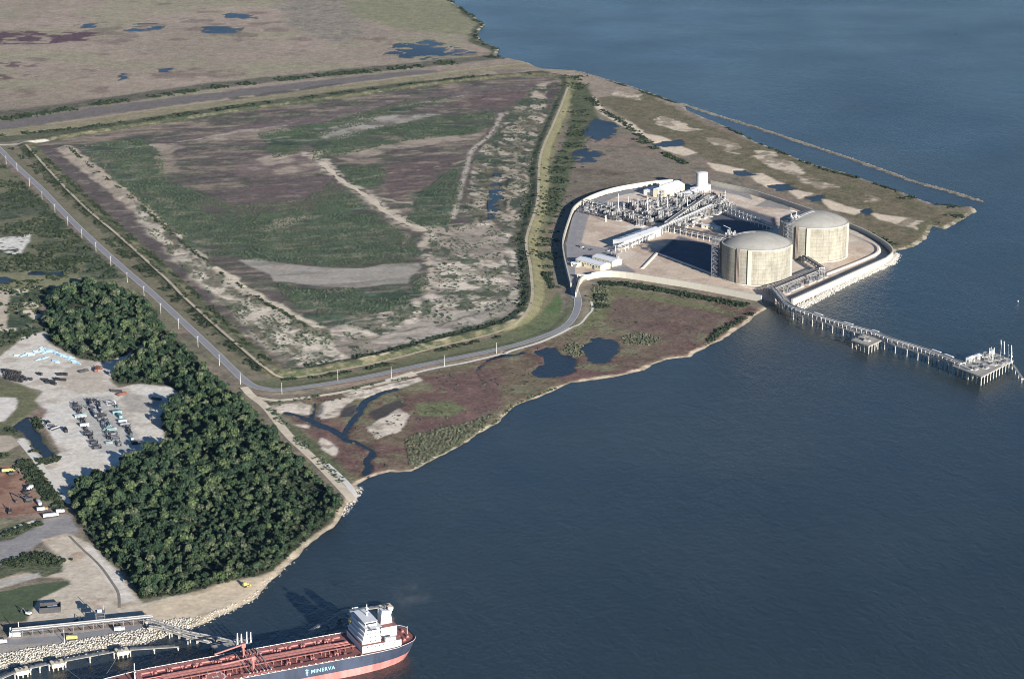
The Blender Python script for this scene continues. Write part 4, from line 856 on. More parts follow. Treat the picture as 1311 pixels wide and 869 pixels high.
def dike(pts, h, wd, label, m, group=None):
    L_ = [np.array(p) for p in smooth_line(pts, 5)]; o0 = L_[0]; V = []; F = []
    for i in range(len(L_)):
        a = L_[max(i-1, 0)]; b = L_[min(i+1, len(L_)-1)]; t = (b-a)/np.linalg.norm(b-a); nr_ = np.array([-t[1], t[0]])
        for f, z in ((-wd, -0.3), (-wd*0.3, h), (wd*0.3, h), (wd, -0.3)): e = L_[i] + nr_*f - o0; V.append((e[0], e[1], z))
        if i:
            k = 4*i
            for j in range(3): F.append((k-4+j, k+j, k+j+1, k-4+j+1))
    n = len(V); F.append((0,1,2,3)); F.append((n-1,n-2,n-3,n-4))
    mb = MB(); mb.add(V, F); o = mb.build('dike', m, None, (o0[0], o0[1], PADZ)); return tag(o, label, 'dike', group)
M_DIKE = mat('pale_dike', tuple(C(204,184,164)), 0.9, 0.14, 0.15)
dike(Gs([(822,344),(840,325),(836,323)], PADZ)[:2] + Gs([(842,324)], PADZ), 1.2, 3, 'pale low dike beside the twin-roofed office in the tank farm', M_DIKE, 'containment dikes')
dike(Gs([(1030,362),(1075,345),(1112,330),(1124,322),(1118,313),(1090,300),(1070,293)], PADZ), 1.6, 3.5, 'low pale dike curving round the far tank inside the wall', M_DIKE, 'containment dikes')
dike(Gs([(842,324),(900,346),(950,366),(985,374)], PADZ), 0.8, 2.5, 'low pale dike along the basin edge in front of the near tank', M_DIKE, 'containment dikes')

# ---- storage tanks
TR, TH, DH = 41.0, 42.0, 11.8
def conc_grid():
    m = bpy.data.materials.new('tank_concrete'); m.use_nodes = True; t = m.node_tree; b = t.nodes['Principled BSDF']; L = t.links.new
    b.inputs['Roughness'].default_value = 0.85
    tc = t.nodes.new('ShaderNodeTexCoord'); n = t.nodes.new('ShaderNodeTexNoise'); n.inputs['Scale'].default_value = 0.09; n.inputs['Detail'].default_value = 7; n.inputs['Roughness'].default_value = 0.7
    mp = t.nodes.new('ShaderNodeMapping'); mp.inputs['Scale'].default_value = (1.4, 1.4, 0.6); ge = t.nodes.new('ShaderNodeNewGeometry'); L(ge.outputs['Position'], mp.inputs[0]); L(mp.outputs[0], n.inputs['Vector'])
    cr = t.nodes.new('ShaderNodeValToRGB'); e = cr.color_ramp.elements
    e[0].position = 0.30; e[0].color = (*(C(112,107,94)), 1); e[1].position = 0.62; e[1].color = (*(C(150,144,125)), 1)
    L(n.outputs[0], cr.inputs[0])
    ng = t.nodes.new('ShaderNodeTexNoise'); ng.inputs['Scale'].default_value = 0.5; mp2 = t.nodes.new('ShaderNodeMapping'); mp2.inputs['Scale'].default_value = (1.2, 1.2, 0.05)
    L(ge.outputs['Position'], mp2.inputs[0]); L(mp2.outputs[0], ng.inputs['Vector'])
    mr = t.nodes.new('ShaderNodeMapRange'); mr.inputs[1].default_value = 0.35; mr.inputs[2].default_value = 0.65; mr.inputs[3].default_value = 0.92; mr.inputs[4].default_value = 1.05
    L(ng.outputs[0], mr.inputs[0]); sc_ = t.nodes.new('ShaderNodeVectorMath'); sc_.operation = 'SCALE'; L(cr.outputs[0], sc_.inputs[0]); L(mr.outputs[0], sc_.inputs['Scale']); L(sc_.outputs[0], b.inputs['Base Color'])
    return m
M_TANK = conc_grid(); M_DOME = mat('dome_concrete', tuple(C(140,137,128)), 0.85, 0.16, 0.08)
def tank(cx, cy, rz, label, bear):
    t = thing('storage_tank', label, 'tank', (cx, cy, PADZ), rz, 'storage tanks')
    MB().lathe([(TR+1.5, -0.5), (TR+1.5, 0.7), (TR, 0.7)], 72).build('base_slab', M_CONC, t, smooth=False)
    # lifts of the wall, each a ring of cast panels with recessed joints
    nl_, npn = 9, 33; lh = (TH - 1.0) / nl_; pan = MB(); dth = 2*math.pi/npn; g = 0.0016
    q = []
    for z in (0.10, lh - 0.10):
        for i in range(5):
            a = -dth/2 + g + (dth - 2*g) * i / 4; q += [(TR*math.cos(a), TR*math.sin(a), z), ((TR-0.45)*math.cos(a), (TR-0.45)*math.sin(a), z)]
    pan.add(q, [(2*i,2*i+2,2*i+12,2*i+10) for i in range(4)] + [(2*i+10,2*i+12,2*i+13,2*i+11) for i in range(4)] + [(2*i,2*i+1,2*i+3,2*i+2) for i in range(4)] + [(0,10,11,1),(8,9,19,18)])
    pm_ = pan.mesh('wall_panel', M_TANK, False)
    MB().lathe([(TR-0.05, 0.6), (TR-0.05, TH-0.1)], 120).build('wall_core', mat('joint_concrete', tuple(C(84,80,70)), 0.9, 0.1), t, smooth=True)
    vs_ = []
    for l in range(nl_):
        for i in range(npn):
            a = i * dth; gx = Vector((math.cos(a + rz), math.sin(a + rz)))
            if gx.y < 0.45 and len(vs_) < 298 * 2: vs_.append((l, a))
    for l, a in vs_[:300]:
        o = link('wall_panel', pm_, t, (0, 0, 1.0 + l*lh), a)
    MB().lathe([(TR-0.1, TH-0.6), (TR+0.5, TH-0.6), (TR+0.5, TH+0.5), (TR-0.8, TH+0.5)], 88).build('rim_beam', M_WALL, t)
    Rs = (TR*TR + DH*DH) / (2*DH); prof = [(TR-0.6, TH+0.2)]
    for i in range(1, 15):
        r = (TR-0.8) * (1 - i/14.0); prof.append((max(r, 0.01), TH + math.sqrt(Rs*Rs - r*r) - (Rs - DH)))
    dome = MB().lathe(prof, 72).build('dome', M_DOME, t, smooth=True)
    for i in range(4):
        a = R(253 + 90*i); mb = MB(); mb.box(TR-0.3, -2.2, 0, TR+1.6, 2.2, TH+0.6); mb.build('buttress', M_WALL, t, (0, 0, 0), a)
    mb = MB(); a = R(233)
    for k in (-1.6, 0, 1.6): mb.cyl(((TR+0.8)*math.cos(a)-k*math.sin(a), (TR+0.8)*math.sin(a)+k*math.cos(a), 0), ((TR+0.8)*math.cos(a)-k*math.sin(a), (TR+0.8)*math.sin(a)+k*math.cos(a), TH+1), 0.45, 6)
    mb.build('downcomer', mat('rust_pipe', tuple(C(128,112,102)), 0.7, 0.2), t)
    def dz(r): return TH + math.sqrt(Rs*Rs - r*r) - (Rs - DH)
    for i in range(60):  # rim railing posts and top rails
        pass
    ra = MB()
    for i in range(72):
        a = 2*math.pi*i/72; a2 = 2*math.pi*(i+1)/72; p = (TR*math.cos(a), TR*math.sin(a)); p2 = (TR*math.cos(a2), TR*math.sin(a2))
        ra.cyl((*p, TH+0.5), (*p, TH+1.7), 0.06, 4, None, False); ra.cyl((*p, TH+1.7), (*p2, TH+1.7), 0.06, 4, None, False)
    ra.build('railing', M_STEEL, t)
    # pump platform over the dome, pipes down to the rack, stair tower
    ang = R(bear) - rz                                            # world bearing of the pipe side
    u = Vector((math.cos(ang), math.sin(ang), 0)); v = Vector((-u.y, u.x, 0))
    pf = MB(); c = u * (TR - 9)
    pz = dz(TR - 9) + 3
    pf.obox((c.x, c.y, pz), (16, 12, 0.4), ang)
    for sx in (-7, 0, 7):
        for sy in (-5, 5):
            p = c + u*sx + v*sy; rr = math.hypot(p.x, p.y); pf.cyl((p.x, p.y, TH if rr > TR-1 else dz(rr)), (p.x, p.y, pz), 0.22, 6)
    pf.build('roof_platform', M_STEEL, t)
    eq = MB()
    for sx, sy, h in ((-5,-3,4),(-1,-3,3),(3,-3,5),(-4,3,3.5),(1,3,4.5),(5,2,2.5)):
        p = c + u*sx + v*sy; eq.cyl((p.x, p.y, pz+0.4), (p.x, p.y, pz+0.4+h), 0.9, 8)
        eq.obox((p.x+1, p.y, pz+0.4), (1.4, 1.8, h*0.5), ang)
    eq.build('pump_heads', M_PIPE, t)
    cr = MB(); p = c + v*4; cr.cyl((p.x, p.y, pz), (p.x, p.y, pz+9), 0.35, 6); p2 = p + u*8 - v*3; cr.cyl((p.x, p.y, pz+8.5), (p2.x, p2.y, pz+11), 0.28, 6); cr.build('davit_crane', M_WHITE, t)
    for k in range(4):                                           # dome pipes and risers
        mb = MB(); off = v * (k*1.7 - 2.5); n = 8; pts = []
        for i in range(n + 1):
            r = 2 + (TR - 3) * i / n; p = u * r + off; pts.append((p.x, p.y, dz(min(math.hypot(p.x, p.y), TR-0.9)) + 1.0))
        p = u * (TR + 2.2) + off; pts += [(p.x, p.y, TH + 1.4), (p.x, p.y, 3.0)]
        for i in range(len(pts)-1): mb.cyl(pts[i], pts[i+1], 0.42, 6)
        mb.build('riser_pipe', M_PIPE if k % 2 else M_STEEL, t)
    st = MB(); c = u * (TR + 7) + v * 8
    for sx in (-4, 4):
        for sy in (-3.5, 3.5): p = c + u*sx + v*sy; st.cyl((p.x, p.y, 0), (p.x, p.y, TH+5), 0.3, 5)
    nlev = 9
    for l in range(nlev + 1):
        z = (TH + 4) * l / nlev + 1; st.obox((c.x, c.y, z), (8.4, 1.6, 0.25), ang); q = c + v*3.2; st.obox((q.x, q.y, z), (8.4, 1.4, 0.25), ang); q = c - v*3.2; st.obox((q.x, q.y, z), (8.4, 1.4, 0.25), ang)
        z2 = z + (TH + 4) / nlev; s = 1 if l % 2 else -1
        if l < nlev:
            a = c + u*(-3.5*s) + v*1.5*s; b = c + u*(3.5*s) + v*1.5*s; st.cyl((a.x, a.y, z), (b.x, b.y, z2), 0.5, 4)
            for w_ in (-3.5, 3.5): a = c + u*-4 + v*w_; b = c + u*4 + v*w_; st.cyl((a.x, a.y, z), (b.x, b.y, z2), 0.14, 4); st.cyl((b.x, b.y, z), (a.x, a.y, z2), 0.14, 4)
    st.build('stair_tower', M_STEEL, t)
    wk = MB(); a = u*(TR+3) + v*8; wk.obox((a.x, a.y, TH+1), (10, 2.4, 0.3), ang); a = u*(TR-8)+v*8; wk.obox((a.x, a.y, dz(TR-8)+1.5), (16, 1.8, 0.3), ang); wk.build('walkway', M_STEEL, t)
    return t
c = PP(967.5, 354); tank(c.x, c.y, R(0), 'cream domed concrete storage tank standing nearer the marsh side flood wall', 168)
c = PP(1041, 325); tank(c.x, c.y, R(0), 'cream domed concrete storage tank farther back by the island', 212)

# ---- pipe racks
def rack(p0, p1, width, height, npipe, label, name='pipe_rack', tiers=2, spacing=9.0, group='pipe racks', zb=PADZ, pipe_r=0.42):
    p0, p1 = Vector((p0[0], p0[1], zb)), Vector((p1[0], p1[1], zb)); d = p1 - p0; L = d.length; an = math.atan2(d.y, d.x)
    t = thing(name, label, 'pipe rack', p0, an, group)
    b = MB()
    for s in (-1, 1): b.box(-0.25, s*width/2-0.25, -0.2, 0.25, s*width/2+0.25, height+0.6)
    for k in range(tiers): z = height - k*2.6; b.box(-0.22, -width/2+0.26, z-0.5, 0.22, width/2-0.26, z-0.05)
    bm_ = b.mesh('bent', M_CONC if tiers > 1 else M_STEEL); n = max(2, int(L / spacing))
    for i in range(n + 1): link('bent', bm_, t, (L*i/n, 0, 0))
    lb = MB(); lb.box(0, -0.12, -0.35, L, 0.12, 0.0); lm = lb.mesh('rail_beam', M_STEEL)
    for s in (-1, 1): link('rail_beam', lm, t, (0, s*(width/2+0.4), height - 0.2))
    for k in range(tiers):
        for i in range(npipe):
            if rnd.random() < 0.12: continue
            r = pipe_r * rnd.choice((0.55, 0.8, 1.0, 1.35)); a0 = 0 if rnd.random() < 0.7 else rnd.uniform(0, L*0.3); a1 = L if rnd.random() < 0.7 else rnd.uniform(L*0.6, L)
            y = -width/2 + 0.9 + (width - 1.8) * i / max(npipe-1, 1); z = height - k*2.6 + r
            MB().cyl((a0, y, z), (a1, y, z), r, 6).build('pipe', rnd.choice((M_PIPE, M_PIPE, M_STEEL, M_WHITE, M_PIPE2)), t)
    return t
g2 = lambda *p: G(p[0], p[1], PADZ)
rack(g2(792,323), g2(928,262), 9, 7.5, 7, 'long pipe rack running beside the white warehouse to the process area')
rack(g2(750,262.5), g2(832,287), 8, 7, 6, 'pipe rack crossing the gravel on the levee side of the warehouse')
rack(g2(742,272), g2(790,283), 4, 3, 3, 'low pipe rack beside the small white post near the plant road', tiers=1)
rack(g2(858,297), g2(926,312), 7, 8, 5, 'pipe rack spanning the shaded basin towards the near tank')
rack(g2(905,263), g2(1000,300), 7, 8, 5, 'pipe rack behind the near tank leading to the far tank')
rack(g2(1004,318), g2(1052,350), 7, 7, 5, 'pipe rack between the two tanks')
rack(g2(1056,349), g2(988,377), 6, 4.5, 6, 'double pipe rack with pale bents leading to the jetty root', tiers=1, spacing=5)
rack(g2(1049,346), g2(979,374), 4, 4.5, 4, 'narrow pipe rack closest to the near tank leading to the jetty root', tiers=1, spacing=6)
rack(g2(855,292), g2(905,257), 8, 8, 6, 'pipe rack threading the dense process equipment')

# ---- process equipment
def skid(kind):
    if kind == 0:
        t = thing('process_skid', '', 'skid'); MB().box(-5,-3.5,-0.1,5,3.5,0.5).build('plinth', M_CONC, t)
        MB().box(-4,-2.6,0.5,-0.4,0.2,4.2).box(0.4,-2.4,0.5,4.2,2.2,3.2).build('enclosure', M_STEEL, t)
        m = MB().cyl((-4,2,1.4),(4,2,1.4),0.8,8); m.build('vessel', M_PIPE, t)
        m = MB(); 
        for x in (-3,-1,1,3): m.cyl((x,2.8,0.5),(x,2.8,6.2),0.25,5); m.cyl((x,2.8,6.0),(x,-1,6.0),0.22,5)
        m.build('pipework', M_PIPE, t)
    elif kind == 1:
        t = thing('pressure_vessel', '', 'vessel'); m = MB().cyl((-6,0,3.2),(6,0,3.2),1.7,12); m.cyl((6,0,3.2),(7,0,3.2),1.7,12,0.7); m.cyl((-6,0,3.2),(-7,0,3.2),1.7,12,0.7); m.build('shell', M_PIPE, t)
        for x in (-4,4): MB().box(x-0.4,-1.5,0,x+0.4,1.5,1.9).build('saddle', M_CONC, t)
        MB().box(-5,-0.7,5.0,5,0.7,5.2).cyl((0,0,4.8),(0,0,6.6),0.5,8).cyl((-3,0,4.8),(-3,0,6),0.3,6).build('walkway', M_STEEL, t)
    elif kind == 2:
        t = thing('process_column', '', 'column vessel'); MB().cyl((0,0,0),(0,0,13),1.3,10).cyl((0,0,13),(0,0,14),1.3,10,0.4).build('shell', M_PIPE, t)
        for z in (5, 9, 12.4): MB().lathe([(1.35,z),(2.6,z),(2.6,z+1.1)],10).build('platform', M_STEEL, t)
        MB().cyl((1.8,0,0),(1.8,0,12),0.3,6).cyl((1.8,0,12),(0,0,13.5),0.3,6).build('pipe', M_PIPE, t)
    else:
        t = thing('vaporizer', '', 'vaporizer'); MB().box(-5,-4,0,5,4,4.6).build('casing', M_PIPE2, t)
        for x in (-3,0,3): MB().cyl((x,1,4.6),(x,1,8.8),0.8,8).build('stack', M_PIPE, t)
        MB().box(-5.2,-4.3,4.62,5.2,-2.6,4.8).cyl((-5,-3.4,5.9),(5,-3.4,5.9),0.4,6).cyl((-5.4,-2,2),(-5.4,-2,7),0.3,5).build('header', M_PIPE, t)
    return t
PROT = [skid(k) for k in range(4)]; used = [False]*4
SK_LAB = ['grey process skid with vertical pipework packed among the pipe racks', 'grey horizontal pressure vessel on saddles among the pipe racks', 'slim ringed column vessel rising from the process area', 'dark boxed vaporizer with three pale stacks in the process area']
SK_GRP = ['process skids', 'pressure vessels', 'column vessels', 'vaporizers']
zones = [Gs([(800,262),(850,257),(885,252),(925,252),(932,260),(905,268),(880,282),(858,290),(846,286),(820,276),(806,270)], PADZ), Gs([(752,262),(772,266),(832,283),(838,288),(828,291),(800,286),(770,278),(748,270)], PADZ), Gs([(786,326),(800,330),(795,336),(778,338)], PADZ), Gs([(1060,348),(1000,376),(1010,378),(1062,354)], PADZ), Gs([(848,296),(880,284),(932,262),(940,266),(900,284),(862,300)], PADZ)]
ZL = ['in the dense area behind the white masts', 'in the row nearest the curved plant road', 'beside the twin-roofed office', 'along the jetty root pipe racks', 'along the main pipe rack']
for zi, zn in enumerate(zones):
    a = np.array(zn); cx, cy = a.mean(0); sp = 11.5 if zi < 1 else 12.5
    for iu in range(-14, 15):
        for iv in range(-14, 15):
            p = Vector((cx, cy, 0)) + E1*(iu*sp + rnd.uniform(-3,3)) + E2*(iv*sp*0.8 + rnd.uniform(-2,2))
            if float(poly_sdf(np.array([p.x]), np.array([p.y]), zn)[0]) < 1: continue
            k = rnd.choices((0,1,2,3), (5,1.8,0.6,3))[0] if zi in (0, 1, 4) else 0
            o = PROT[k] if not used[k] else copy_tree(PROT[k]); used[k] = True
            o.location = (p.x, p.y, PADZ); o.rotation_euler = (0, 0, PA + rnd.choice((0, math.pi/2, math.pi))); s = rnd.uniform(0.8, 1.15); o.scale = (s, s, s*rnd.uniform(0.9, 1.3))
            tag(o, SK_LAB[k].replace('packed among the pipe racks', ZL[zi]).replace('among the pipe racks', ZL[zi]).replace('rising from the process area', ZL[zi]).replace('in the process area', ZL[zi]), None, SK_GRP[k] + ' ' + ZL[zi])
for (px, py, pt), lab in zip([(791.6,267.5,249),(804,265,252),(816.5,271.5,255.5),(828.8,275.3,252.5),(842,270.3,242.6),(854.4,268.4,252.5),(866.4,270.3,250.5),(879.8,272.3,253.5),(872.4,255.5,247),(775.5,283.5,276.5)],
        ['leftmost tall white mast in the process area', 'second white mast from the left in the process area', 'third white mast from the left in the process area', 'fourth white mast from the left in the process area', 'tallest white mast in front of the high warehouse gable', 'white mast just right of the tallest one', 'white mast third from the right end of the mast row', 'white mast at the right end of the mast row', 'short white mast behind the mast row beside the high warehouse', 'short thick white post beside the low pipe rack']):
    p = PP(px, py); h = (py - pt) / (2750/ (p.y*1.02)) / 0.96; h = max(6, h*1.06)
    t = thing('lightning_mast', lab, 'mast', p, 0, 'white masts of the process area'); rr = 0.9 if h < 10 else 0.55
    MB().cyl((0,0,0),(0,0,h*0.6),rr,8,rr*0.85).build('lower_shaft', M_WHITE, t); MB().cyl((0,0,h*0.6),(0,0,h),rr*0.75,8,rr*0.4).build('upper_shaft', M_WHITE, t); MB().box(-1,-1,-0.1,1,1,0.4).build('footing', M_CONC, t)

# ---- buildings of the plant
def building(name, label, corner, L, W, eave, ridge, rz, wall_m, roof_m, doors=0, wins=0, cat='building', vents=0, axis='x', group=None):
    t = thing(name, label, cat, corner, rz, group)
    MB().box(0, 0, -0.2, L, W, eave).build('wall', wall_m, t)
    g = MB(); g.gable(0, 0, L, W, eave + 0.01, ridge, axis, 0.6); rf = g.build('roof', roof_m, t)
    for i in range(vents): MB().box(L*(i+0.5)/vents-1.2, W/2-1.0, ridge-0.5, L*(i+0.5)/vents+1.2, W/2+1.0, ridge+1.1).build('roof_vent', M_STEEL, rf)
    for i in range(doors): x = L*(i+0.7)/(doors+0.4); MB().box(x-2, -0.06, 0.0, x+2, 0.02, min(4.2, eave*0.7)).build('door', M_STEEL, t)
    for i in range(wins):
        x = L*(i+0.5)/wins; f = MB().box(x-1.1, -0.10, eave*0.55-0.2, x+1.1, 0.02, eave*0.55+1.5).build('window', M_CREAM, t); MB().box(x-0.95, -0.13, eave*0.55-0.05, x+0.95, -0.11, eave*0.55+1.35).build('pane', M_GLASS, f)
    MB().box(-0.5, W*0.4, 0, -0.02, W*0.6, min(5, eave*0.6)).build('end_door', M_STEEL, t)
    return t
building('warehouse', 'long low white warehouse beside the main pipe rack', PP(799,318.5), 84, 17, 9, 10.6, PA, M_WHITE, M_WROOF, 4, 0, vents=6)
b = building('high_warehouse', 'tall cream gabled warehouse with roof monitors beside the white water tank', PP(851,254.5), 50, 19, 11, 15, PA, M_CREAM, M_WROOF, 3, 6)
for i in range(5): MB().box(3.5+i*9.3, 7.2, 14.2, 9+i*9.3, 11.8, 16.4).build('roof_monitor', M_WHITE, b)
building('annex', 'low white annex left of the tall gabled warehouse', PP(838,251.5), 24, 18, 7, 8.5, PA, M_WHITE, M_WROOF, 1, 2)
building('compressor_shed', 'low white roofed shed in front of the white water tank', PP(879,253.5), 62, 13, 5, 6.5, PA, M_WHITE, M_WROOF, 2, 0)
building('pump_house', 'small white block at the foot of the white water tank', PP(893,247.5), 34, 12, 6, 7, PA, M_WHITE, M_WROOF, 1, 2)
A2 = PA - math.pi/2
building('office_wing', 'near wing of the twin white-roofed office by the plant gate', Vector((*G(737,332,10), PADZ)), 42, 17, 6.5, 8.5, R(-46), M_CREAM, M_WROOF, 2, 9, group='office wings')
building('office_wing', 'far wing of the twin white-roofed office by the plant gate', Vector((*G(758,328.5,10), PADZ)), 34, 17, 6.5, 8.5, R(-46), M_CREAM, M_WROOF, 1, 8, group='office wings')
building('gatehouse', 'small cream gatehouse left of the twin-roofed office', PP(731,341), 9, 7, 4, 5, R(-22), M_CREAM, M_WROOF, 1, 2)
building('guard_house', 'tiny white guard house beside the gate road inside the wall', PP(739,356.5), 8, 6, 4, 5, R(-22), M_WHITE, M_WROOF, 1, 2)
building('control_hut', 'small white hut between the rack and the shaded basin', PP(898,292), 24, 8, 4, 5, R(-36), M_CREAM, M_WROOF, 1, 2)
# water tank
c = PP(898.5, 244.5); t = thing('water_tank', 'tall white cylindrical water tank at the back of the plant', 'tank', c)
MB().lathe([(7.7,-0.2),(7.7,26)], 32).build('shell', M_WHITE, t, smooth=True); MB().lathe([(7.9,26),(7.9,26.3),(4,27.2),(0.05,27.6)], 32).build('roof', M_WROOF, t)
m = MB(); m.box(-8.4,-0.4,0,-7.8,0.4,27.5); m.build('ladder', M_STEEL, t); MB().lathe([(7.95,24.8),(8.1,24.8),(8.1,25.3),(7.95,25.3)],32).build('wind_girder', M_WHITE, t); MB().lathe([(8.6,-0.3),(8.6,0.5),(7.7,0.5)],32).build('ring_base', M_CONC, t)
# cars by the office
def car(x, y, z, rz, body_m, label, name='parked_car', L=4.6, W=1.9, H=1.5, group=None, cat='car'):
    t = thing(name, label, cat, (x, y, z), rz, group)
    MB().box(-L/2,-W/2,0.35,L/2,W/2,0.35+H*0.42).build('body', body_m, t); m = MB()
    zt = 0.35+H*0.42; m.add([(-L*.32,-W*.46,zt),(L*.22,-W*.46,zt),(L*.22,W*.46,zt),(-L*.32,W*.46,zt),(-L*.24,-W*.4,zt+H*.4),(L*.1,-W*.4,zt+H*.4),(L*.1,W*.4,zt+H*.4),(-L*.24,W*.4,zt+H*.4)], [(4,5,6,7),(0,1,5,4),(1,2,6,5),(2,3,7,6),(3,0,4,7)]); m.build('cabin', M_GLASS, t)
    for sx in (-.3,.3):
        for sy in (-1,1): MB().cyl((sx*L,sy*W*.42,0.35),(sx*L,sy*W*.51,0.35),0.35,10).build('wheel', M_BLACK, t)
    return t
for i, (px, py) in enumerate([(741,315.5),(745,317),(750,319),(757,320),(779,321.5),(784,322)]):
    p = PP(px, py, PADZ + 0.15); car(p.x, p.y, p.z, R(-22)+1.2, [M_DARK, M_WHITE, M_STEEL][i % 3], '%s car parked in the row behind the office, %s from the plant road' % (['dark','white','grey'][i%3], ['first','second','third','fourth','fifth','sixth'][i]), group='cars parked behind the office')
# ------------------------------------------------------------------ lamp posts along the paved road
POLES = [(8,210),(22,219.5),(38,238.6),(54,256),(70.5,272.5),(87,289),(105,305),(123,322),(142,340),(163,361),(184.5,379),(206,401),(229,421),(253.6,444),(281,468),(308,492),(361,504),(432.6,487.5),(501,483.5),(569,468),(635.6,452.5)]
ORD = ['first','second','third','fourth','fifth','sixth','seventh','eighth','ninth','tenth','eleventh','twelfth','thirteenth','fourteenth','fifteenth','sixteenth']
proto = None
for i, (px, py) in enumerate(POLES):
    x, y = G(px, py, 2.0); z = hgt(x, y)
    lab = 'white utility pole, %s along the straight road counting from its far end' % ORD[i] if i < 16 else 'white utility pole, %s after the road bend heading to the plant' % ORD[i-16]
    if proto is None:
        t = proto = thing('utility_pole', lab, 'pole', (x, y, z), 0, 'utility poles along the paved road')
        MB().cyl((0,0,-0.3),(0,0,12.4),0.22,8,0.13).build('shaft', mat('pole_concrete', tuple(C(190,188,182)), 0.8, 0.1), t); MB().box(-1.2,-0.1,11.4,1.2,0.1,11.6).build('crossarm', M_PIPE, t); MB().cyl((0,0,11.8),(1.8,0,12.2),0.08,5).box(1.5,-0.2,12.1,2.3,0.2,12.3).build('lamp_arm', M_STEEL, t)
    else: t = copy_tree(proto); t.location = (x, y, z); t['label'] = lab
    t.rotation_euler = (0, 0, R(24) if i < 15 else R(115))
print('T plant', time.time() - T0)

# ------------------------------------------------------------------ jetty
JZ = 9.0
def at(px, py, z): x, y = G(px, py, z); return Vector((x, y, 0))
M_DECK = mat('jetty_deck', tuple(C(148,142,132)), 0.85, 0.15, 0.2)
M_PILE = mat('pile_concrete', tuple(C(158,154,144)), 0.8, 0.15, 0.3)
def trestle(pts, width, z, label, name='jetty_trestle', bent=15.0, npile=2, pipes=4, thick=0.7, rail=True, group=None, cat='jetty', pr=0.4):
    L_ = [np.array(p) for p in pts]; cum = [0]
    for i in range(1, len(L_)): cum.append(cum[-1] + float(np.linalg.norm(L_[i]-L_[i-1])))
    def pos(d): return np.array([np.interp(d, cum, [q[0] for q in L_]), np.interp(d, cum, [q[1] for q in L_])])
    o0 = L_[0]; t = thing(name, label, cat, (float(o0[0]), float(o0[1]), 0), 0, group)
    V = []; F = []; rails = [MB(), MB()]
    for i in range(len(L_)):
        a = L_[max(i-1,0)]; b = L_[min(i+1,len(L_)-1)]; tg = (b-a)/np.linalg.norm(b-a); nn = np.array([-tg[1],tg[0]])
        for s, zz in ((-1,z-thick),(-1,z),(1,z),(1,z-thick)): e = L_[i]+nn*s*width/2-o0; V.append((e[0],e[1],zz))
        if i:
            k = 4*i
            for j in range(4): F.append((k-4+j, k+j, k+(j+1)%4, k-4+(j+1)%4))
    n = len(V); F += [(3,2,1,0),(n-4,n-3,n-2,n-1)]
    MB().add(V, F).build('deck', M_DECK, t)
    nb = max(2, int(cum[-1]/bent)); bm = MB(); bm.box(-0.7,-width/2-0.5,z-thick-1.1,0.7,width/2+0.5,z-thick-0.02)
    for i in range(npile): y = -width/2+0.6+(width-1.2)*i/max(npile-1,1); bm.cyl((0,y*1.05,-5),(0,y,z-thick-1.0),0.5,8)
    bme = bm.mesh('pile_bent', M_PILE)
    for i in range(nb+1):
        d = cum[-1]*i/nb; p = pos(d); q = pos(min(d+1,cum[-1])) - pos(max(d-1,0)); link('pile_bent', bme, t, (float(p[0]-o0[0]), float(p[1]-o0[1]), 0), math.atan2(q[1],q[0]))
    for k in range(pipes):
        off = -width/2 + 0.8 + k*1.15; m = MB(); prev = None; r = pr*rnd.choice((0.7,1,1.3))
        for i in range(len(L_)):
            a = L_[max(i-1,0)]; b = L_[min(i+1,len(L_)-1)]; tg = (b-a)/np.linalg.norm(b-a); nn = np.array([-tg[1],tg[0]]); e = L_[i]+nn*off-o0; c_ = (float(e[0]),float(e[1]),z+0.9)
            if prev: m.cyl(prev,c_,r,6)
            prev = c_
        m.build('pipe', rnd.choice((M_PIPE,M_WHITE,M_STEEL,M_PIPE)), t)
    if pipes:
        su = MB(); su.box(-0.2,-width/2,0,0.2,-width/2+1.3*pipes,0.5); su.box(-0.2,-width/2,0.5,0.2,-width/2+0.25,2.4); sm_ = su.mesh('pipe_support', M_STEEL)
        for i in range(nb*2): d = cum[-1]*(i+0.5)/(nb*2); p = pos(d); q = pos(min(d+1,cum[-1]))-pos(max(d-1,0)); link('pipe_support', sm_, t, (float(p[0]-o0[0]), float(p[1]-o0[1]), z), math.atan2(q[1],q[0]))
    if rail:
        for s in (-1,1):
            m = MB(); prev = None; d = 0.0
            while d <= cum[-1]:
                p = pos(d); q = pos(min(d+1,cum[-1]))-pos(max(d-1,0)); q /= np.linalg.norm(q); e = p+np.array([-q[1],q[0]])*s*(width/2-0.1)-o0; c_ = (float(e[0]),float(e[1]))
                m.cyl((*c_,z),(*c_,z+1.2),0.07,4,None,False)
                if prev: m.cyl((*prev,z+1.2),(*c_,z+1.2),0.07,4,None,False); m.cyl((*prev,z+0.6),(*c_,z+0.6),0.05,4,None,False)
                prev = c_; d += 4.0
            m.build('railing', M_STEEL, t)
    return t
jp = smooth_line([tuple(at(*p, JZ)[:2]) for p in [(990,370),(997.5,378),(1011,393),(1035,403),(1067,413.5),(1094,421.7),(1120.6,429),(1147,439),(1174,447),(1201,456),(1228,466.5),(1246,474)]], 6)
jt = trestle(jp, 13.0, JZ, 'long jetty trestle carrying pipes from the tank farm to the loading platform', npile=3, pipes=6)
fr = MB(); fr.box(-0.2,-6.4,0,0.2,-6.0,4.2).box(-0.2,0.6,0,0.2,1.0,4.2).box(-0.2,-6.0,3.7,0.2,0.6,4.1); frm = fr.mesh('pipe_frame', M_CONC)
for i in range(2, len(jp)-2): d_ = Vector(jp[i+1]) - Vector(jp[i-1]); link('pipe_frame', frm, jt, (jp[i][0]-jp[0][0], jp[i][1]-jp[0][1], JZ), math.atan2(d_.y, d_.x))
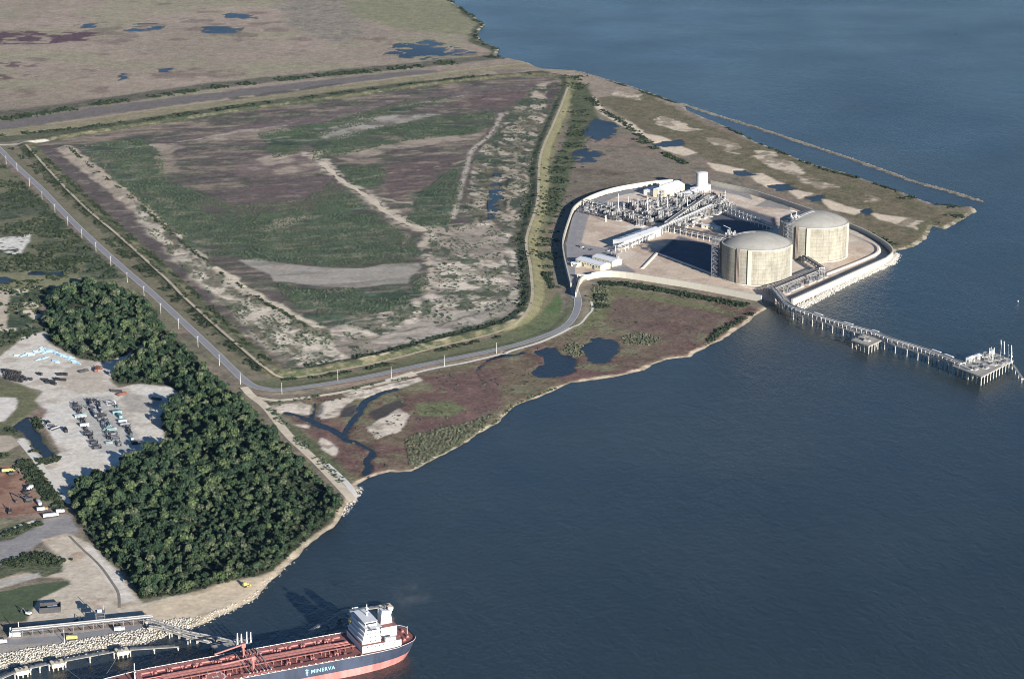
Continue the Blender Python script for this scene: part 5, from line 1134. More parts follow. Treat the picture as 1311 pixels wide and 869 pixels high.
for k in range(5):
    m = MB(); o_ = offset(jp, -5.4 + k*1.35)
    for i in range(2, len(jp)-3): m.cyl((o_[i][0]-jp[0][0], o_[i][1]-jp[0][1], JZ+4.5), (o_[i+1][0]-jp[0][0], o_[i+1][1]-jp[0][1], JZ+4.5), (0.4,0.55,0.3,0.5,0.35)[k], 6)
    m.build('upper_pipe', (M_PIPE, M_WHITE, M_PIPE2, M_STEEL, M_PIPE)[k], jt)
def platform(corners, z, label, pile_sp, name, group=None, cat='platform', thick=1.0, along=None):
    P = [at(*c_, z) for c_ in corners]; o0 = P[0]; t = thing(name, label, cat, (o0.x,o0.y,0), 0, group)
    MB().prism([(p.x-o0.x,p.y-o0.y) for p in P], z-thick, z).build('deck', M_DECK, t)
    pm = MB().cyl((0,0,-5),(0,0,z-thick-0.02),0.6,8); pm.box(-0.8,-0.8,z-thick-0.8,0.8,0.8,z-thick-0.03); pme = pm.mesh('pile', M_PILE)
    n = len(P)
    for i in range(n):
        a, b = P[i], P[(i+1)%n]; k = max(1, int((b-a).length/pile_sp)); cen = sum(P, Vector())/n
        for j in range(k): q = a+(b-a)*j/k; q = q+(cen-q).normalized()*1.3; link('pile', pme, t, (q.x-o0.x,q.y-o0.y,0))
    r = MB()
    for i in range(n):
        a, b = P[i]-o0, P[(i+1)%n]-o0; k = int((b-a).length/4)+1
        for j in range(k): q = a+(b-a)*j/k; q2 = a+(b-a)*(j+1)/k; r.cyl((q.x,q.y,z),(q.x,q.y,z+1.2),0.07,4,None,False); r.cyl((q.x,q.y,z+1.2),(q2.x,q2.y,z+1.2),0.07,4,None,False)
    r.build('railing', M_STEEL, t)
    return t
platform([(1256.6,482.5),(1297.5,461.4),(1272,451),(1234,459.5),(1219,468)], JZ + 0.4, 'broad loading platform on rows of piles at the jetty end', 6.5, 'loading_platform')
platform([(1090,435),(1112.6,443),(1130,435),(1106,428)], JZ - 0.1, 'square turning platform on piles beside the middle of the jetty', 6.5, 'turning_platform')
JA = math.atan2(*(at(1297,461.4,JZ)-at(1256.6,482,JZ)).yx)
def onplat(px, py, z=JZ+0.4): p = at(px, py, z); p.z = z; return p
building('jetty_control_house', 'white control house with stepped roof on the loading platform', onplat(1243,465), 9, 6, 5, 6, JA, M_WHITE, M_WROOF, 1, 3)
building('jetty_shelter', 'smaller white shelter behind the jetty control house', onplat(1254,460.5), 8, 6, 4.5, 5.5, JA, M_WHITE, M_WROOF, 1, 2)
def loading_arm(p, h, rz, label, m=None, group='loading arms on the jetty platform', z=None):  # one marine loading arm: riser, two jointed arms, counterweight
    t = thing('marine_loading_arm', label, 'loading arm', p, rz, group); m = m or M_WHITE
    MB().cyl((0,0,0),(0,0,h*0.55),0.55,8).box(-0.9,-0.9,0,0.9,0.9,0.8).build('riser', m, t)
    MB().cyl((0,0,h*0.55),(-0.8,0.5,h),0.42,8).cyl((0,0,h*0.55),(0.9,0,h*0.3),0.3,6).build('inboard_arm', m, t)
    MB().cyl((-0.8,0.5,h),(0.9,0.8,h*0.42),0.32,8).build('outboard_arm', M_STEEL, t); MB().obox((0.9,0,h*0.24),(1.4,0.8,1.6)).build('counterweight', m, t)
    return t
for px, py, h, lab in ((1281,457.5,19,'tall loading arm farthest left on the jetty platform'),(1285,458.5,18.5,'second loading arm from the left on the jetty platform'),(1290.5,461,17,'third loading arm from the left on the jetty platform'),(1294.5,462.5,17.5,'loading arm at the right edge of the jetty platform')):
    loading_arm(onplat(px, py), h, JA, lab)
t = thing('gangway_tower', 'white lattice gangway tower left of the loading arms', 'tower', onplat(1269,463), JA); m = MB()
for sx in (-1.8,1.8):
    for sy in (-1.8,1.8): m.cyl((sx,sy,0),(sx,sy,15),0.22,5)
for z in range(0,15,3): m.box(-1.8,-0.15,z,1.8,0.15,z+0.25); m.cyl((-1.8,-1.8,z),(1.8,-1.8,z+3),0.15,4); m.cyl((-1.8,1.8,z+3),(1.8,1.8,z),0.15,4)
m.build('lattice', M_WHITE, t); MB().box(-2.3,-2.3,9,2.3,2.3,9.3).box(-1.6,-1.6,9.3,1.6,1.6,12).build('cab', M_WHITE, t)
for i, (px, py) in enumerate([(1262,471),(1272,467),(1282,466),(1264,462),(1248,473),(1254,468),(1278,460),(1290,464),(1262,456),(1110,436)]):
    o = copy_tree(PROT[0]); p = onplat(px, py); o.location = p; o.rotation_euler = (0,0,JA+(i%2)*math.pi/2); o.scale = (0.7,0.7,0.75); tag(o, ['grey piping skid at the near edge of the loading platform','grey piping skid below the gangway tower','grey piping skid in front of the loading arms','grey piping skid behind the gangway tower','grey piping skid at the left near corner of the loading platform','grey piping skid in the middle of the loading platform','grey piping skid behind the loading arms','grey piping skid under the rightmost loading arm','grey piping skid at the back edge of the loading platform','grey piping skid on the square turning platform'][i], None, 'skids on the loading platform')
trestle([tuple(at(*p, 5)[:2]) for p in [(1297,467),(1309,484)]], 2.0, 5, 'narrow catwalk sloping away from the right side of the loading platform', 'catwalk', 12, 1, 0, 0.4, True, None, 'catwalk')
for i, f in enumerate((0.34, 0.47, 0.57, 0.80, 0.87)):
    k = int(f * len(jp)); a_, b_ = Vector(jp[k]), Vector(jp[k+2]); d_ = (b_ - a_).normalized(); p = Vector((a_.x - d_.y*2.2, a_.y + d_.x*2.2, JZ)); n = ORD[i]
    building('service_hut', 'small white equipment hut on the jetty trestle, %s from the shore' % n, p, 11 if i != 2 else 8, 3.2, 3.4, 4.0, math.atan2(d_.y, d_.x), M_WHITE, M_WROOF, 1, 0, cat='hut', group='equipment huts on the jetty')
# channel marker off the jetty
x, y = G(1303.5, 388, 0); t = thing('channel_marker', 'small white channel marker standing in the water at the right edge', 'marker', (x, y, 0)); MB().cyl((0,0,-4),(0,0,2.6),0.2,6).build('post', M_STEEL, t); MB().box(-0.6,-0.1,1.6,0.6,0.1,3.2).build('board', M_WHITE, t)

# ------------------------------------------------------------------ tanker at the berth
SX, SY, SH = -74.0, 1442.5, R(204.2)
M_HULL = mat('blue_hull', tuple(C(46,57,78)), 0.5, 0.35, 0.12, streak=0.3)
M_BOOT = mat('red_boot_topping', tuple(C(176,100,92)), 0.7, 0.4, 0.12, streak=0.3)
M_SDECK = mat('red_deck', tuple(C(128,74,68)), 0.75, 0.22, 0.15)
M_SDECK2 = mat('red_deck_fittings', tuple(C(160,94,86)), 0.7, 0.2, 0.3)
M_SWHITE = mat('ship_white', tuple(C(228,230,232)), 0.5, 0.06, 0.3)
ship = thing('tanker_ship', 'blue hulled oil tanker with red deck and white superstructure moored at the berth', 'ship', (SX, SY, 0), SH)
DZ = 13.5
xs_ = [0,1.5,4,9,18,32,50,80,120,160,190,203,214,223,231,237,241,243]
hd_ = [9,12,15,17.6,19.8,21.2,21.7,21.7,21.7,21.7,21.5,20.6,18.6,15.6,11.6,7.4,3.4,0.6]
hw_ = [3,5,7.5,11,15.5,19.5,21.5,21.7,21.7,21.7,21.2,19.2,15.8,11.6,7.2,3.6,1.2,0.2]
x0w = [5,6,8,11,19,32,50,80,120,160,190,202,212,220,227,232,235,236.5]
def sheer(x): return DZ + (3.2 * max(0, (x-212)/31)**1.0 if x > 212 else 0) + (0.8 if x < 12 else 0)
def strake(z0f, z1f, nz):
    V = []; F = []; n = len(xs_); lev = nz + 1
    for s in (1, -1):
        for i in range(n):
            zt = sheer(xs_[i]) + 0.9
            for k in range(lev):
                z = z0f + (min(z1f, zt) - z0f) * k / nz if z1f < 50 else z0f + (zt - z0f) * k / nz
                f = max(0, min(1, z / zt)) ** 0.8; V.append((x0w[i] + (xs_[i]-x0w[i])*f, s*(hw_[i] + (hd_[i]-hw_[i])*f), z))
    for si in (0, 1):
        b0 = si*n*lev
        for i in range(n-1):
            for k in range(nz):
                q = (b0+i*lev+k, b0+(i+1)*lev+k, b0+(i+1)*lev+k+1, b0+i*lev+k+1); F.append(q if si else q[::-1])
    for k in range(nz): F.append((k, k+1, n*lev+k+1, n*lev+k))
    mb = MB(); mb.add(V, F); return mb
strake(-3, 5.6, 4).build('boot_topping', M_BOOT, ship); hull_o = strake(5.6, 99, 4).build('topsides', M_HULL, ship)
V = [(xs_[i], s*(hd_[i]-0.15), sheer(xs_[i])) for s in (1,) for i in range(len(xs_))] + [(xs_[i], -(hd_[i]-0.15), sheer(xs_[i])) for i in range(len(xs_))]; n = len(xs_)
dk = MB().add(V, [(i, n+i, n+i+1, i+1) for i in range(n-1)]).build('deck', M_SDECK, ship)
m = MB()
for s in (-1, 1):
    prev = None
    for i in range(len(xs_)):
        c_ = (xs_[i], s*(hd_[i]-0.25), sheer(xs_[i])+0.9)
        if prev: m.cyl(prev, c_, 0.2, 5)
        prev = c_
    for x in range(46, 205, 5): m.box(x-0.5, s*20.9-0.25, DZ, x+0.5, s*20.9+0.25, DZ+1.5)
m.build('bulwark_rail', mat('rail_white', tuple(C(206,196,186)), 0.6, 0.1), ship)
# raised deck strips, longitudinal pipes, crossovers, catwalk
for y, wd in ((17.3, 5.0), (-17.3, 5.0)): MB().box(50, y-wd/2, DZ+0.01, 203, y+wd/2, DZ+1.1).build('side_strip', M_SDECK2 if y < 0 else M_SDECK, ship)
for k in range(9):
    y = -5.2 + k*1.3; MB().cyl((48 if k % 3 else 60, y, DZ+1.6), (200 if k % 2 else 186, y, DZ+1.6), 0.42, 6).build('deck_pipe', M_SDECK2 if k % 3 else M_SDECK, ship)
MB().box(46, 6.6, DZ+2.6, 205, 8.0, DZ+2.9).build('catwalk', M_SDECK2, ship)
m = MB()
for x in range(48, 205, 6): m.cyl((x,6.8,DZ),(x,6.8,DZ+2.6),0.15,4); m.cyl((x,7.8,DZ),(x,7.8,DZ+2.6),0.15,4); m.cyl((x,6.7,DZ+2.9),(x,6.7,DZ+4),0.08,4); m.box(x-0.25,-7,DZ,x+0.25,6.5,DZ+1.1)
m.build('pipe_stanchions', M_SDECK2, ship)
for j, x in enumerate((62, 80, 98, 142, 160, 178)): MB().cyl((x,-15,DZ+1.4),(x,15,DZ+1.4),0.35,6).box(x-1.5,-12,DZ,x+1.5,-10,DZ+1.8).box(x-1.5,10,DZ,x+1.5,12,DZ+1.8).build('crossover_pipe', M_SDECK2, ship)
for j in range(7): x = 113+j*2.6; MB().cyl((x,-18.5,DZ+2.2),(x,18.5,DZ+2.2),0.5,7).cyl((x,17.5,DZ+2.2),(x,17.5,DZ),0.4,6).cyl((x,-17.5,DZ+2.2),(x,-17.5,DZ),0.4,6).build('manifold_pipe', M_SDECK2 if j % 2 else M_PIPE, ship)
MB().box(110,15,DZ+0.1,134,19.6,DZ+1.3).box(110,-19.6,DZ+0.1,134,-15,DZ+1.3).build('drip_tray', M_SDECK2, ship)
for y in (11.5,-11.5): MB().cyl((124,y,DZ),(124,y,DZ+11),0.9,8).cyl((124,y,DZ+10.5),(146,y*0.8,DZ+8),0.6,6).box(122.5,y-1.2,DZ+8.5,125.5,y+1.2,DZ+11.5).build('hose_crane', M_SDECK2, ship)
for j, x in enumerate(range(56, 202, 11)):
    for y in (13.2,-13.2): MB().cyl((x,y,DZ),(x,y,DZ+1.3),1.1,8).cyl((x+3,y*0.82,DZ),(x+3,y*0.82,DZ+3.4),0.22,5).build('tank_hatch', M_SDECK2, ship)
MB().cyl((206,0,DZ),(206,0,DZ+17),0.5,6,0.25).box(205.7,-3,DZ+11,206.3,3,DZ+11.4).build('foremast', M_SWHITE, ship)
MB().box(200,-9,DZ,204,9,DZ+3.5).cyl((214,4,DZ+0.6),(214,8,DZ+1.6),1.3,8).cyl((214,-4,DZ+0.6),(214,-8,DZ+1.6),1.3,8).build('windlass_house', M_SDECK2, ship)
# helicopter circle
hx, hy = 152, 12.0
m = MB().lathe([(0.05,DZ+1.24),(7.6,DZ+1.24),(7.6,DZ+0.9)],32,(hx,hy)); hp = m.build('helicopter_deck', M_SDECK2, ship)
m = MB().lathe([(6.4,DZ+1.27),(7.4,DZ+1.27)],32,(hx,hy)); m.build('painted_ring', M_SWHITE, hp); MB().box(hx-2.2,hy-1.6,DZ+1.25,hx-1.4,hy+1.6,DZ+1.28).box(hx+1.4,hy-1.6,DZ+1.25,hx+2.2,hy+1.6,DZ+1.28).box(hx-1.4,hy-0.4,DZ+1.25,hx+1.4,hy+0.4,DZ+1.28).build('painted_letter', M_SWHITE, hp)
# superstructure
hs = MB().box(14,-16.5,DZ,44,16.5,DZ+5.6).build('deckhouse', M_SWHITE, ship); MB().box(13.6,-17,DZ+5.6,44.6,17,DZ+5.85).build('deck_plate', M_SDECK, hs)
ac = MB()
for k in range(4): ac.box(29+k*0.35,-14.5,DZ+5.86+k*3.0,43.5-k*0.9,14.5,DZ+5.86+(k+1)*3.0-0.02)
ac_o = ac.build('accommodation', M_SWHITE, ship)
for k in range(4): MB().box(28.4,-15.3,DZ+8.64+k*3.0,44-k*0.9,15.3,DZ+8.85+k*3.0).build('deck_plate', M_SWHITE, ac_o)
for k in range(4):
    for side in (1, -1):
        for x in range(31, 41, 2): MB().box(x-0.35, side*14.53-0.03, DZ+7.0+k*3.0, x+0.35, side*14.53+0.03, DZ+7.8+k*3.0).build('window', M_GLASS, ac_o)
for x in range(16, 43, 3): MB().box(x-0.4, 16.47, DZ+3.6, x+0.4, 16.55, DZ+4.4).build('window', M_GLASS, hs)
bz = DZ+17.9; br = MB().box(30.5,-11,bz,39.5,11,bz+3).build('wheelhouse', M_SWHITE, ship); MB().box(30,-11.5,bz+3,40.5,11.5,bz+3.25).build('roof', M_SWHITE, br); MB().box(39.52,-10.5,bz+1.2,39.6,10.5,bz+2.4).box(31,10.99,bz+1.2,39,11.06,bz+2.4).build('bridge_windows', M_GLASS, br)
MB().box(33,-21.5,bz-0.2,38,21.5,bz+0.1).box(33,-21.5,bz+0.1,38,-21.3,bz+1.2).box(33,21.3,bz+0.1,38,21.5,bz+1.2).box(37.8,11,bz+0.1,38,21.3,bz+1.2).box(37.8,-21.3,bz+0.1,38,-11,bz+1.2).build('bridge_wing', M_SWHITE, br)
MB().cyl((34,0,bz+3),(34,0,bz+12),0.5,6,0.25).box(33.6,-3,bz+7,34.4,3,bz+7.4).box(33,-1.6,bz+9,35,1.6,bz+9.3).build('radar_mast', M_SWHITE, ship)
MB().box(38,-16,DZ+11.9,43,-11,DZ+14).build('crew_shelter', M_YELLOW, ship)
cs = MB().box(14.5,-9,DZ+5.86,26.5,9,DZ+13.5).build('engine_casing', M_SWHITE, ship)
MB().box(14.2,-9.4,DZ+13.5,26.8,9.4,DZ+13.75).build('deck_plate', M_SDECK, cs)
fn = MB().add([(16,-3.8,DZ+13.76),(25,-3.8,DZ+13.76),(25,3.8,DZ+13.76),(16,3.8,DZ+13.76),(17,-3.2,DZ+23),(23.5,-3.2,DZ+23.8),(23.5,3.2,DZ+23.8),(17,3.2,DZ+23)],[(0,1,5,4),(1,2,6,5),(2,3,7,6),(3,0,4,7),(4,5,6,7)]).build('funnel', M_SWHITE, ship)
MB().cyl((18.5,-1,DZ+22),(18.5,-1,DZ+25.6),0.5,8).cyl((18.5,1,DZ+22),(18.5,1,DZ+25.2),0.5,8).cyl((20.5,0,DZ+22),(20.5,0,DZ+26),0.6,8).build('exhaust_pipe', M_DARK, fn)
m = MB(); fy = 3.56
for i in range(16):
    a, b_ = 2*math.pi*i/16, 2*math.pi*(i+1)/16; r0, r1 = 1.1, 1.7; zc = DZ+18.4; m.add([(20.5+r0*math.cos(a),fy,zc+r0*math.sin(a)),(20.5+r1*math.cos(a),fy,zc+r1*math.sin(a)),(20.5+r1*math.cos(b_),fy,zc+r1*math.sin(b_)),(20.5+r0*math.cos(b_),fy,zc+r0*math.sin(b_))],[(0,1,2,3)])
m.build('emblem', mat('pale_blue_paint', tuple(C(120,190,205)), 0.6, 0.1), fn)
for y in (17.6,-17.6): MB().box(19,y-1.3,DZ+7,27,y+1.3,DZ+9.4).build('lifeboat', M_ORANGE if y < 0 else M_SWHITE, ship)
m = MB()
for x, y in ((5,5),(5,-5),(9,9),(9,-9),(11,3),(11,-3)): m.cyl((x,y-1.2,DZ+1.4),(x,y+1.2,DZ+1.4),1.0,8); m.box(x-1.4,y-2,DZ+0.5,x+1.4,y+2,DZ+0.9)
m.build('mooring_winches', M_SDECK2, ship); MB().cyl((3,0,DZ),(3,0,DZ+7),0.2,5).build('ensign_staff', M_SWHITE, ship)
def text_mesh(txt, size, m):
    cu = bpy.data.curves.new('lettering', 'FONT'); cu.body = txt; cu.size = size; cu.align_x = 'CENTER'; cu.align_y = 'CENTER'; cu.space_character = 1.15; cu.offset = 0.06
    o = bpy.data.objects.new('tmp', cu); COL.objects.link(o); dg = bpy.context.evaluated_depsgraph_get(); me = bpy.data.meshes.new_from_object(o.evaluated_get(dg)); bpy.data.objects.remove(o)
    me.materials.clear(); me.materials.append(m); return me
M_LET = mat('pale_cyan_lettering', tuple(C(112,178,196)), 0.6, 0.05)
o = link('lettering', text_mesh('MINERVA', 3.9, M_LET), hull_o, (76, 22.02, 9.6)); o.rotation_euler = (R(90), 0, R(180))
m = MB().cyl((88,21.95,9.6),(88,22.03,9.6),0.95,12).box(87.7,21.95,7.2,88.3,22.03,12.4).box(86.6,21.95,11.2,89.4,22.03,11.6); m.build('emblem', M_LET, hull_o)

# mooring dolphins, catwalks, loading trestle at the berth
def dolphin(px, py, label):
    x, y = G(px, py, 5); t = thing('mooring_dolphin', label, 'dolphin', (x, y, 0), SH, 'mooring dolphins at the ship berth')
    MB().box(-4.6,-3.8,3.6,4.6,3.8,5.6).box(-4.2,-3.4,2.4,4.2,3.4,3.6).build('cap', mat('dolphin_concrete', tuple(C(206,190,160)), 0.85, 0.12, 0.4), t)
    pm = MB().cyl((0,0,-5),(0,0,2.4),0.5,8).mesh('pile', M_PILE)
    for sx in (-3.4,0,3.4):
        for sy in (-2.6,2.6): link('pile', pm, t, (sx, sy, 0))
    for sx in (-1.4,1.4): MB().cyl((sx,0.5,5.6),(sx,0.5,6.8),0.5,8).box(sx-0.8,-0.2,6.5,sx+0.8,1.2,6.9).build('mooring_hook', M_DARK, t)
    return (x, y)
D = [dolphin(28,857,'mooring dolphin with tan top nearest the left edge'), dolphin(73,847.5,'second mooring dolphin from the left edge'), dolphin(156,832,'third mooring dolphin from the left, beside the ship bow'), dolphin(494,776,'tan topped mooring dolphin beyond the ship superstructure')]
def cat(p, q, label): trestle([p, q], 1.8, 5.2, label, 'catwalk', 14, 1, 0, 0.35, True, 'catwalks of the ship berth', 'catwalk')
def near(a, b, d=6.0): v = Vector((b[0]-a[0], b[1]-a[1])).normalized()*d; return (a[0]+v.x, a[1]+v.y)
cat(near(D[0], G(-10,872,5)), G(-14,875,5), 'white catwalk leaving the left edge of the picture'); cat(near(D[0],D[1]), near(D[1],D[0]), 'white catwalk between the first and second mooring dolphins'); cat(near(D[1],D[2]), near(D[2],D[1]), 'white catwalk between the second and third mooring dolphins')
cat(near(D[2],G(228,827.5,5)), G(228,827.5,5), 'white catwalk running right from the third mooring dolphin'); cat(near(D[3],G(436,784,5)), G(436,784,5), 'white catwalk left of the dolphin beyond the ship superstructure'); cat(G(434,784.5,5), G(392,812,5), 'shaded catwalk running down towards the ship deck')
bt = smooth_line([G(188,795,6),G(198,796,6.5),G(215,801,7),G(239,809,7),G(270,815,7),G(300,822,7)], 5)
trestle([tuple(p) for p in bt], 2.8, 7.0, 'upper berth trestle with pipes crossing from the wharf to the ship', 'berth_trestle', 14, 2, 2, 0.6, True, 'berth trestles', 'jetty', 0.35)
bt = smooth_line([G(192,801,5.5),G(205,803,5.5),G(225,809,5.5),G(243,815,5.5),G(268,821,5.5)], 5)
trestle([tuple(p) for p in bt], 3.8, 5.5, 'lower berth trestle with roadway crossing from the wharf to the ship', 'berth_trestle', 14, 2, 1, 0.6, True, 'berth trestles', 'jetty', 0.3)
platform([(270,826),(316,817),(322,824),(280,834)], 7.5, 'berth platform half hidden behind the tanker deck', 7, 'berth_platform')
for i, (px, py) in enumerate([(304,826),(309,825),(316,824),(321,823)]):
    p = at(px, py, 7.5); p.z = 7.5; loading_arm(p, 9.5 - i % 2, SH + 1.5, 'white berth loading arm standing behind the tanker, %s from the left' % ORD[i], M_WHITE, 'berth loading arms')

# ------------------------------------------------------------------ wharf pipeway and machines
rack(G(16,813.5,3), G(196,795.5,3), 6.5, 4.2, 4, 'white pipeway on low bents along the wharf road', 'wharf_pipeway', 1, 7.0, None, 3.0, 0.4)
t = thing('pump_station', 'white pump station block at the left end of the wharf pipeway', 'pump station', (*G(19,811,3), 2.6), R(12)); MB().box(-4,-3,0,4,3,3).build('housing', M_WHITE, t); MB().box(-4.5,-3.5,-0.3,4.5,3.5,0.02).build('slab', M_CONC, t); MB().cyl((3,2,3),(3,2,9),0.3,6).cyl((-3,1,3),(-3,1,5.5),0.6,8).build('vent_pipe', M_WHITE, t)
t = thing('valve_tower', 'square steel access tower straddling the wharf pipeway', 'tower', (*G(129,798,3), 2.6), R(12)); m = MB()
for sx in (-3.2,3.2):
    for sy in (-3.2,3.2): m.cyl((sx,sy,-0.3),(sx,sy,10.5),0.3,5)
m.build('column_frame', M_STEEL, t)
for z in (5.2, 7.8, 10.2): MB().box(-3.6,-3.6,z,3.6,3.6,z+0.25).build('platform', M_STEEL, t)
MB().box(-2,-2,10.5,1.5,1.5,13).cyl((2.5,2.5,10.4),(2.5,2.5,15),0.25,5).build('hoist_cab', M_PIPE, t)
t = thing('light_pole', 'slim light pole between the wharf road and the boulders', 'pole', (*G(82.5,820,3), hgt(*G(82.5,820,3)))); MB().cyl((0,0,-0.2),(0,0,11),0.2,6,0.12).build('shaft', M_WHITE, t); MB().cyl((0,0,10.8),(2,0,11.3),0.1,5).box(1.7,-0.2,11.2,2.6,0.2,11.4).build('lamp_arm', M_STEEL, t)
def truck(px, py, rz, m, label, L=8.5, cargo=None, name='truck', group=None):
    x, y = G(px, py, 2.5); t = thing(name, label, 'truck', (x, y, hgt(x, y) + 0.17), rz, group)
    MB().box(-L/2,-1.2,0.6,L/2,1.2,1.1).build('chassis', M_DARK, t); MB().box(L/2-2.2,-1.25,1.1,L/2,1.25,3.0).build('cab', m, t); MB().box(L/2-0.02,-1.1,1.9,L/2+0.03,1.1,2.8).build('windscreen', M_GLASS, t)
    MB().box(-L/2,-1.3,1.12,L/2-2.5,1.3,3.4).build('cargo_box', cargo or m, t)
    for sx in (-L/2+1,-L/2+2.3,L/2-1.2):
        for sy in (-1,1): MB().cyl((sx,sy*0.9,0.5),(sx,sy*1.25,0.5),0.5,10).build('wheel', M_BLACK, t)
truck(92,816.5,R(14),M_YELLOW,'yellow truck on the wharf road beside the light pole', 8)
truck(153,805.5,R(14),M_WHITE,'white box truck on the wharf road below the access tower', 8)
truck(2,821.5,R(14),M_WHITE,'white truck cut by the left edge on the wharf road', 8)
def dozer(px, py, rz, m, label, group=None):
    x, y = G(px, py, 2); t = thing('bulldozer', label, 'bulldozer', (x, y, hgt(x, y)), rz, group)
    for sy in (-1.5,1.5): mb = MB(); mb.add([(a,sy+s*0.4,z) for s in (-1,1) for a,z in ((-2,0),(2,0),(2.6,0.6),(2,1.2),(-2,1.2),(-2.6,0.6))],[(0,1,2,3,4,5),(11,10,9,8,7,6)]+[(i,(i+1)%6+0,(i+1)%6+6,i+6) for i in range(6)]); mb.build('track', M_BLACK, t)
    MB().box(-2.2,-1.1,0.8,2.4,1.1,2.3).build('engine_hood', m, t); MB().box(-1.8,-1.1,2.3,0.2,1.1,3.8).build('cab', m, t); MB().box(3.2,-2.2,0.1,3.5,2.2,1.7).box(0,-2.0,0.5,3.2,-1.95,0.8).box(0,1.95,0.5,3.2,2.0,0.8).build('blade', m, t)
dozer(314.5,749,R(40),M_YELLOW,'yellow bulldozer on the beach below the wood')
# dark roofed site office and machines on the lower lot
x, y = G(64,783,2); t = thing('site_office', 'dark walled open site shed with white units inside the lower lot', 'shed', (x, y, hgt(x, y)), R(10))
MB().box(-8,-0.3,0,8,0.3,4.5).box(-8,0.3,0,-7.5,10,4.5).box(7.5,0.3,0,8,10,4.5).box(-8,9.5,0.01,8,10,4.6).build('wall', M_DARK, t)
for i, (a, b_) in enumerate(((-4,3),(0,6.5),(3.5,2.5),(4,7))): MB().box(a-2,b_-1.2,0,a+2,b_+1.2,2.6).build('unit', M_WHITE, t)
MB().box(-7.4,0.4,0.02,7.4,9.4,0.1).build('floor', M_BLACK, t)
def machine(px, py, rz, m, m2, label, name='excavator', s=1.0, group=None):
    x, y = G(px, py, 2); t = thing(name, label, 'excavator', (x, y, hgt(x, y)), rz, group); t.scale = (s, s, s)
    MB().box(-2,-1.6,0,2,-0.8,0.9).box(-2,0.8,0,2,1.6,0.9).build('track', M_BLACK, t); MB().box(-2.4,-1.3,1.0,1.4,1.3,2.4).build('house', m, t); MB().box(0.2,-1.3,2.4,1.5,0,3.4).build('cab', M_GLASS, t)
    MB().cyl((1.2,0.6,2),(4.6,0.6,5),0.3,6).build('boom', m2, t); MB().cyl((4.6,0.6,5),(6.2,0.6,2),0.24,6).build('stick', m2, t); MB().box(5.6,0,0.6,6.8,1.2,1.8).build('bucket', M_DARK, t)
machine(36,785.5,R(150),M_WHITE,M_STEEL,'white and grey excavator beside the dark lawn edge')
machine(98,795,R(40),M_DARK,M_DARK,'small dark excavator by the wharf pipeway', s=0.8)
machine(15,607,R(20),M_DARK,M_STEEL,'dark excavator beside the yellow truck on the red lot', s=1.2)
machine(34,631,R(60),M_DARK,M_WHITE,'dark and white excavator in the middle of the red lot', s=1.2)
machine(36,640.5,R(200),M_DARK,M_DARK,'large dark excavator low on the red lot', s=1.6)
machine(13,656,R(100),M_DARK,M_BRICKISH,'dark excavator at the bottom of the red lot', s=1.1)
truck(10.5,602.5,R(10),M_YELLOW,'yellow truck at the top of the red lot', 11)
truck(38.5,624.5,R(70),M_WHITE,'small white truck at the brush edge of the red lot', 7)
truck(50,644,R(115),M_WHITE,'white truck above the orange one beside the brush', 9)
truck(54,652,R(20),M_ORANGE,'orange and white truck at the corner of the red lot', 9, M_WHITE)
truck(65,660,R(20),M_WHITE,'long white truck parked beside the grey lot', 13)
truck(77,655,R(20),M_WHITE,'white truck nearest the wood by the grey lot', 7)
# gravel yard: rows of stored equipment
def stored(kind, m, m2):
    if kind == 0:      # open steel frame
        t = thing('steel_frame', '', 'steel frame'); m_ = MB()
        for sx in (-3.5,3.5):
            for sy in (-1.6,1.6): m_.box(sx-0.2,sy-0.2,0,sx+0.2,sy+0.2,2.6)
        m_.box(-3.7,-1.8,2.4,3.7,-1.4,2.7).box(-3.7,1.4,2.4,3.7,1.8,2.7).box(-3.7,-1.8,0.02,3.7,1.8,0.3).build('frame', m, t); MB().box(-2.6,-1.2,0.3,1.0,1.2,2.0).build('engine_block', m2, t); MB().cyl((1.8,0,0.3),(1.8,0,2.2),0.8,8).build('drum', m2, t)
    elif kind == 1:    # container
        t = thing('shipping_container', '', 'container'); MB().box(-4,-1.3,0.05,4,1.3,2.7).build('box', m, t)
        m_ = MB()
        pass
        MB().box(4.0,-1.2,0.2,4.08,-0.05,2.5).box(4.0,0.05,0.2,4.08,1.2,2.5).build('door', m2, t)
    elif kind == 2:    # pipe stack
        t = thing('pipe_stack', '', 'pipe stack')
        for k, (y, z) in enumerate(((-1.4,0.5),(0,0.5),(1.4,0.5),(-0.7,1.4),(0.7,1.4))): MB().cyl((-4.5,y,z),(4.5,y,z),0.55,8).build('pipe', m if k % 2 else m2, t)
        MB().box(-3,-2,0.01,-2.6,2,0.12).box(2.6,-2,0.01,3,2,0.12).build('bearer', M_BRICKISH, t)
    else:              # trailer tank
        t = thing('tank_trailer', '', 'trailer'); MB().cyl((-4,0,2),(4,0,2),1.15,12).build('tank', m, t); MB().box(-4.4,-0.9,0.7,5,0.9,0.95).build('chassis', M_DARK, t)
        for sx in (-3,-1.8):
            for sy in (-1,1): MB().cyl((sx,sy*0.75,0.5),(sx,sy*1.1,0.5),0.5,8).build('wheel', M_BLACK, t)
        MB().cyl((4.2,0,0),(4.2,0,0.8),0.12,5).build('prop', M_DARK, t)
    return t
M_TEAL = mat('teal_paint', tuple(C(92,132,134)), 0.6, 0.2, 0.4); M_GREY = mat('grey_paint', tuple(C(150,154,160)), 0.6, 0.2, 0.4); M_LBLUE = mat('light_blue_paint', tuple(C(128,170,198)), 0.55, 0.15, 0.4)
